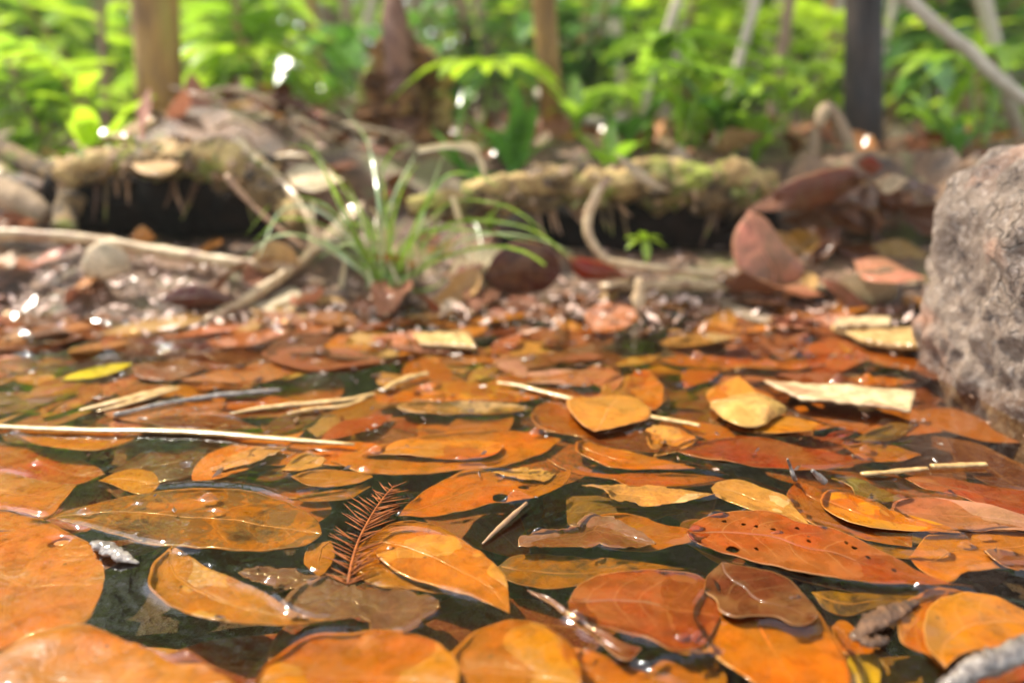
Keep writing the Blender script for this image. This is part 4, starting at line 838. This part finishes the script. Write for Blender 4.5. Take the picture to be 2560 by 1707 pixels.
# litter pile right of the log
for k in range(34):
    p = pv(rs.uniform(1780, 2150), rs.uniform(420, 640), rs.uniform(.57, .62)); ck = rs.choice('UBTUyBV')
    put_leaf('dead_leaf', rs.choice(DRYM), p, rs.uniform(.03, .06), rs.uniform(-.5, .8), (rs.uniform(.5, 1.4), rs.gauss(0, .5)), jit(PAL[ck]),
             '%s dead leaf in the litter pile between the pink leaf and the rock' % CNAME[ck], '%s dead leaves in the pile left of the rock' % CNAME[ck])
def pile_mesh():
    mb = MB()
    P = [pv(1720, 560, .66), pv(1850, 500, .66), pv(2000, 480, .66), pv(2200, 500, .66), pv(2400, 520, .66)]
    mb.tube(spline(P, 50), [.02, .04, .045, .045, .04], 30, .5, 30); c = P[2]; return mb.build('earth_mound', M['soil'], None, c)
tag(pile_mesh(), 'dark earth mound behind the litter pile at right', 'mound')
# fine crumbs and bits along the shore
mb = MB()
for k in range(4200):
    if k < 3200: y = rs.gauss(.53, .035); x = rs.uniform(-.75, .75) * y
    else: y = rs.uniform(.56, 2.2); x = rs.uniform(-.75, .75) * y
    if y < .44: continue
    z = max(H(x, y), 0.0) + rs.uniform(.0005, .004); a = rs.uniform(0, 6.28); L = (.0015 + min(.016, rs.expovariate(1 / .0042))) * (1 if y < .6 else 1.8)
    d = Vector((math.cos(a), math.sin(a), rs.gauss(0, .35))).normalized(); s_ = Vector((-math.sin(a), math.cos(a), rs.gauss(0, .5))).normalized() * L * rs.uniform(.15, .5)
    p = Vector((x, y, z)); mb.add([p - d * L / 2, p + s_ / 2, p + d * L / 2 + Vector((0, 0, .001)), p - s_ / 2], [(0, 1, 2, 3)], [(0, .5), (.5, 1), (1, .5), (.5, 0)])
m_l = simple('litter_crumbs', (.30, .14, .08), (.68, .48, .38), 60, .25, (.2, .09, .05), bump=.8, bdist=.001, coat=.9)
tag(mb.build('leaf_litter', m_l, None, None, False), 'fine crumbs of dead leaf and bark littering the shore', 'litter', kind='stuff')

# ------------------------------------------------------------------ trees
def tree(pts, rad, mat, label, group, crown_mat, crown=(1.2, .9, 260, .10), seed=0, branches=2, crown_h=None):
    base = Vector(pts[0]); t = empty('tree', base); mb = MB(); P = spline(pts, 40)
    mb.tube([p - base for p in P], rad, 14, .22, 25, seed=seed); mb.build('trunk', mat, t)
    r_ = random.Random(seed); top = P[-1]; cb = MB()
    for k in range(branches + 3):
        p0 = P[int(39 * r_.uniform(.5, .95))]; d = Vector((r_.uniform(-1, 1), r_.uniform(-1, 1), r_.uniform(.1, .7))).normalized(); L = r_.uniform(.3, .8) * crown[0]
        bm_ = MB(); pts2 = [p0, p0 + d * L * .5 + Vector((0, 0, .04)), p0 + d * L]; bm_.tube([q - base for q in spline(pts2, 8)], [rad[-1] * .7, .003], 6); bm_.build('limb', mat, t)
        for q in range(crown[2] // (branches + 3)):
            c = p0.lerp(p0 + d * L, r_.uniform(.3, 1.1)) + Vector((r_.gauss(0, 1), r_.gauss(0, 1), r_.gauss(0, .8))) * crown[1] * .3
            if (c.z < 1.0 and c.y < 2.5) or c.z > .35 + 1.0 * c.y: continue
            mini_leaf(cb, c - base, Vector((r_.uniform(-1, 1), r_.uniform(-1, 1), r_.uniform(-.8, .4))), crown[3] * r_.uniform(.7, 1.3), crown[3] * .42, .2, 2)
    if cb.V: cb.build('crown', crown_mat, t)
    return tag(t, label, 'tree', group)
gt = 'trees of the blurred forest'
def T(xb, yb, xt, yt, Y, top, wpx, mat, label, seed, cm='g1', **kw):
    a = pv(xb, yb, Y); b = pv(xt, yt, Y); d = (b - a); k = (top - a.z) / max(.02, d.z)
    k = min(k, 400); slope = Vector((d.x * k, 0, d.z * k)); r = wpx * .5 / 1829 * Y
    mid1 = a + slope * .1 + Vector((.0, 0, 0)); pts = [Vector((a.x, Y, a.z - .03)), a + slope * .12 / max(1, 1), a + slope * .5 + Vector((.03, .02, 0)), a + slope]
    return tree(pts, [r * 1.25, r, r * .9, r * .6, r * .4], mat, label, gt, M[cm], seed=seed, **kw)
T(365, 255, 362, 0, .93, 2.6, 78, M['barkgold'], 'thick golden-brown trunk behind the left mound', 1)
T(1270, 235, 1255, 0, .9, 3, 42, M['barkgold'], 'golden-brown straight trunk right of the stump', 2)
T(1985, 335, 1992, 0, .84, 3, 68, M['barkdark'], 'dark thick trunk at right behind the litter pile', 3)
T(1850, 240, 1852, 0, 2.4, 3.5, 26, M['barkdark'], 'thin dark trunk left of the dark thick trunk', 4, 'g3')
T(2215, 230, 2235, 0, 1.9, 3, 26, M['barkgold'], 'thin reddish trunk at the upper right', 5)
T(1450, 230, 1475, 0, 2.2, 3, 20, M['barkdark'], 'thin dark sapling right of the golden trunk', 6, 'g3')
T(1630, 360, 1720, 60, .9, 2, 18, M['barkpale'], 'pale thin sapling leaning right, centre right', 7)
T(2350, 250, 2270, 0, .9, 2, 26, M['barkpale'], 'pale thin trunk leaning left at the right edge', 8)
T(1450, 300, 1540, 50, .95, 2, 18, M['barkpale'], 'pale slanting sapling right of the golden trunk', 9)
T(1130, 215, 1135, 0, 3.0, 4, 22, M['barkdark'], 'dark slim trunk between stump and golden trunk', 10, 'g3')
T(240, 330, 238, 0, 1.2, 2.2, 12, M['bark'], 'thin brown sapling left of the golden trunk', 11, 'g2')
# diagonal branch upper right
rod('fallen_branch', [pv(2060, -30, .8), pv(2150, 60, .8), pv(2230, 120, .8), pv(2290, 180, .8), pv(2400, 260, .8)], [.0055, .006, .006, .0055], M['barkpale'], 'pale branch slanting down across the upper right corner', 'branch', None, n=10, nz=.15, nf=30)
rod('root_loop', [pv(1235, 215, .95), pv(1290, 240, .9), pv(1330, 275, .85), pv(1400, 280, .85), pv(1440, 265, .85)], [.006, .005, .005, .004], M['barkpale'], 'pale root curving out right of the golden trunk', 'root', None, n=10)
rod('root_loop', [pv(1860, 380, .75), pv(1885, 270, .75), pv(1905, 255, .76), pv(1935, 300, .76), pv(1960, 385, .75)], [.007, .006, .0065, .006, .007], M['bark'], 'brown root arch left of the dark thick trunk', 'root', None, n=14, nz=.2, nf=30)
for k in range(55):
    Y = rs.uniform(1.15, 3.2); u = rs.uniform(-.5, .66); x = u * Y; a = Vector((x, Y, H(x, Y) - .03)); h = rs.uniform(1.5, 2.6); lean = rs.gauss(0, .16) * h; r = rs.uniform(.004, .010) * (Y / 1.6) ** .6
    mk = rs.choice(['barkpale', 'barkpale', 'bark', 'barkgold']); nm = {'bark': 'brown', 'barkpale': 'pale', 'barkgold': 'golden'}[mk]
    tree([a, a + Vector((lean * .35, 0, h * .3)), a + Vector((lean * .6 + .05, .05, h * .65)), a + Vector((lean, 0, h))], [r * 1.2, r, r * .8, r * .4], M[mk],
         '%s thin stem among the undergrowth behind the bank' % nm, '%s thin stems among the undergrowth' % nm, M['g1'], crown=(.6, .8, 30, .07), seed=300 + k)
# background trunks of many sizes
for k in range(75):
    Y = rs.uniform(2.0, 8.5); x = rs.uniform(-.78, .78) * Y
    a = Vector((x, Y, H(x, Y) - .05)); h = rs.uniform(3, 6); lean = rs.gauss(0, .05) * h; r = rs.uniform(.010, .04) * (Y / 4) ** .5
    mk = rs.choice(['bark', 'barkpale', 'barkpale', 'barkpale', 'bark', 'barkdark']); nm = {'bark': 'brown', 'barkpale': 'pale', 'barkdark': 'dark'}[mk]
    tree([a, a + Vector((lean * .3, 0, h * .3)), a + Vector((lean * .6 + .03, .05, h * .65)), a + Vector((lean, 0, h))], [r * 1.2, r, r * .7, r * .35], M[mk],
         '%s slim trunk blurred in the far forest' % nm, '%s slim trunks in the far forest' % nm, M[rs.choice(['g1', 'g4', 'g3', 'g4'])], crown=(1.5, 1.4, 50, .16), seed=100 + k)

# ------------------------------------------------------------------ understory plants
def plant(kind, seed, h, mat):
    r_ = random.Random(seed); t = empty('understory_plant', (0, 0, 0)); st = MB(); lf = MB()
    if kind == 0:      # stems with alternate broad leaves
        for s_ in range(r_.randint(2, 4)):
            a = r_.uniform(0, 6.28); sp_ = r_.uniform(.1, .5) * h
            P = spline([Vector((0, 0, -.01)), Vector((math.cos(a) * sp_ * .3, math.sin(a) * sp_ * .3, h * .5)), Vector((math.cos(a) * sp_, math.sin(a) * sp_, h * r_.uniform(.8, 1.1)))], 16)
            st.tube(P, [.0022, .0016, .0008], 6)
            for i in range(4, 16):
                b = a + i * 2.4 + r_.uniform(-.4, .4); L = r_.uniform(.028, .055)
                mini_leaf(lf, P[i], Vector((math.cos(b), math.sin(b), r_.uniform(-.1, .6))), L, L * .42, r_.uniform(.1, .5), 4)
    elif kind == 1:    # strap leaves from the base
        st.tube([Vector((0, 0, -.01)), Vector((0, 0, .015)), Vector((0, 0, .03))], .004, 8)
        for s_ in range(r_.randint(7, 12)):
            a = r_.uniform(0, 6.28); L = h * r_.uniform(.6, 1.1)
            mini_leaf(lf, Vector((0, 0, .01)), Vector((math.cos(a) * .6, math.sin(a) * .6, 1)), L, r_.uniform(.012, .02), r_.uniform(.2, .7), 8)
    else:              # whorl of drooping leaflets on a stem
        for s_ in range(r_.randint(1, 3)):
            a0 = r_.uniform(0, 6.28); top = Vector((math.cos(a0) * h * .3, math.sin(a0) * h * .3, h * r_.uniform(.7, 1)))
            st.tube(spline([Vector((0, 0, -.01)), top * .5 + Vector((0, 0, .02)), top], 10), [.002, .0012], 6)
            for q in range(7):
                b = q * .9 + a0; L = r_.uniform(.04, .075)
                mini_leaf(lf, top, Vector((math.cos(b), math.sin(b), .25)), L, L * .36, r_.uniform(.3, .7), 5)
    st.build('stem', M['twig'] if kind == 0 else M['g1'], t); lf.build('foliage', mat, t)
    return t
gp = 'understory plants of the forest floor'
protos = []
for k in range(12):
    mt = [M['g1'], M['g2'], M['g3'], M['g1']][k % 4]
    protos.append((plant(k % 3, k + 50, [.075, .085, .08][k % 3] * (1 + .3 * (k // 6)), mt), ['bright green', 'yellow-green', 'deep green', 'bright green'][k % 4] + [' leafy sapling', ' strap-leaved plant', ' whorled broad-leaf plant'][k % 3]))
used = set()
def put_plant(k, x, y, sc, rz, label, group):
    sc *= 1 if y < 1 else y ** .8
    p, nm = protos[k]
    o = copy_tree(p) if k in used else p
    used.add(k); o.location = (x, y, H(x, y)); o.rotation_euler = (0, 0, rz); o.scale = (sc, sc, sc); tag(o, label or (nm + ' in the blurred undergrowth'), 'plant', group or (nm + 's in the undergrowth'))
    return o
spots = [(100, .95, 0, 1.8, 'yellow-green sapling with glowing leaves at the upper left'), (215, .92, 9, 1.5, 'bright yellow-green sapling left of the golden trunk'), (290, .9, 1, 1.2, 'green plant on top of the left mound'),
         (30, .9, 4, 1.0, 'green plant low at the far left edge'), (500, 1.0, 5, 1.6, 'green whorled plant between the golden trunk and stump'), (610, 1.1, 0, 2.0, 'leafy sapling left of the stump'),
         (1100, 1.0, 2, 1.2, 'broad-leaved plant right of the stump'), (1480, .85, 8, 1.1, 'plant with white-shining drooping leaves above the log'), (1700, .95, 5, 1.2, 'whorled plant above the right end of the log'),
         (2150, .88, 7, 1.0, 'strap-leaved plant right of the dark trunk'), (2260, .85, 8, 1.1, 'large pale-shining leaves behind the top of the rock'), (1800, .95, 11, 1.0, 'whorled plant touching the dark trunk')]
for px, Y, k, sc, lb in spots:
    p = pv(px, 300, Y); put_plant(k, p.x, Y, sc, rs.uniform(0, 6.28), lb, 'named plants above the bank')
for k in range(58):
    Y = .78 + 3.2 * rs.random() ** 1.5; u = rs.uniform(-.45, .74)
    if rs.random() < .12: u = rs.uniform(-.74, -.45)
    x = u * Y; kk = rs.randrange(12)
    pxl = 1176 + x / Y * 1829
    if Y < 1.15 and any(a_ < pxl < b_ for a_, b_ in ((270, 460), (800, 1040), (1190, 1330), (1900, 2080))): continue
    if rs.random() < .35 and pxl < 700: continue
    put_plant(kk, x, Y, rs.uniform(.6, 1.8), rs.uniform(0, 6.28), None, None)

for k in range(20):
    px = rs.uniform(1030, 2200); Y = rs.uniform(.70, .84)
    if 1890 < px < 2090 or 1200 < px < 1320: continue
    put_plant(rs.choice([1, 4, 7, 10, 2, 8]), (px - 1176) / 1829 * Y, Y, rs.uniform(.45, 1.2), rs.uniform(0, 6.28), None, None)
for k in range(46):
    Y = rs.uniform(1.35, 3.0); x = rs.uniform(-.62, .66) * Y; pxl = 1176 + x / Y * 1829
    if any(a_ < pxl < b_ for a_, b_ in ((330, 400), (860, 980), (1950, 2030))): continue
    put_plant(rs.choice([0, 3, 9, 6, 9, 5]), x, Y, rs.uniform(1.5, 2.4), rs.uniform(0, 6.28), None, None)
# ------------------------------------------------------------------ far wood, one mass of foliage
def far_mass(name, mat, n, ylo, yhi, zmax, size, seed, label):
    r = np.random.default_rng(seed); Y = r.uniform(ylo, yhi, n); X = r.uniform(-1.15, 1.15, n) * Y; Z = r.uniform(0, 1, n) ** .9 * zmax + .05
    # clumps: keep leaves that fall in lumpy noise cells
    V = np.zeros((n, 4, 3)); c = np.stack([X, Y, Z], 1)
    cl = np.sin(X * 2.3 + np.sin(Z * 1.7) * 2) + np.sin(Z * 2.9 + X * .7 + Y) ; keep = cl > r.uniform(-2.2, .6, n); c = c[keep]; n = len(c)
    d = r.normal(0, 1, (n, 3)); d /= np.linalg.norm(d, axis=1)[:, None]; e = r.normal(0, 1, (n, 3)); e -= (e * d).sum(1)[:, None] * d; e /= np.linalg.norm(e, axis=1)[:, None]
    L = size * r.uniform(.6, 1.4, n)[:, None]
    V = np.stack([c - d * L * .5, c + e * L * .2, c + d * L * .5, c - e * L * .2], 1).reshape(-1, 3)
    me = bpy.data.meshes.new(name); me.vertices.add(4 * n); me.vertices.foreach_set('co', V.astype(np.float32).ravel()); me.loops.add(4 * n); me.loops.foreach_set('vertex_index', np.arange(4 * n, dtype=np.int32))
    me.polygons.add(n); me.polygons.foreach_set('loop_start', np.arange(0, 4 * n, 4, dtype=np.int32)); me.polygons.foreach_set('loop_total', np.full(n, 4, dtype=np.int32)); me.update(calc_edges=True)
    me.materials.append(mat); o = bpy.data.objects.new(name, me); COL.objects.link(o); return tag(o, label, 'foliage', kind='stuff')
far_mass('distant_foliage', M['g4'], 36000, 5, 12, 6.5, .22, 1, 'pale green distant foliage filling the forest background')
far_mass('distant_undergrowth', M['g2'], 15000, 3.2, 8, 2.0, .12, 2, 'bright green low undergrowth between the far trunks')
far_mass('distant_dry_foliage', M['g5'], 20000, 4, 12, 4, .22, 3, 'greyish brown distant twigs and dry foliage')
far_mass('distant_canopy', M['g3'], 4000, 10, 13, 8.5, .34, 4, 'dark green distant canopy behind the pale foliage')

# ------------------------------------------------------------------ added haze volume that pales and brightens the far forest
V = [(x, y, z) for z in (-1.5, 9.5) for y in (-3, 15) for x in (-17, 17)]
F = [(0, 2, 3, 1), (4, 5, 7, 6), (0, 1, 5, 4), (2, 6, 7, 3), (0, 4, 6, 2), (1, 3, 7, 5)]
hm_, nt = new_mat('added_pale_haze'); vp = nt.nodes.new('ShaderNodeVolumePrincipled'); vp.inputs['Density'].default_value = .010; vp.inputs['Color'].default_value = (.93, .97, .88, 1); vp.inputs['Anisotropy'].default_value = .2
ho = nt.nodes.new('ShaderNodeOutputMaterial'); nt.links.new(vp.outputs[0], ho.inputs['Volume'])
tag(mesh_obj('haze', V, F, hm_, None, None, False), 'added pale haze that brightens the forest background', 'haze', kind='stuff')
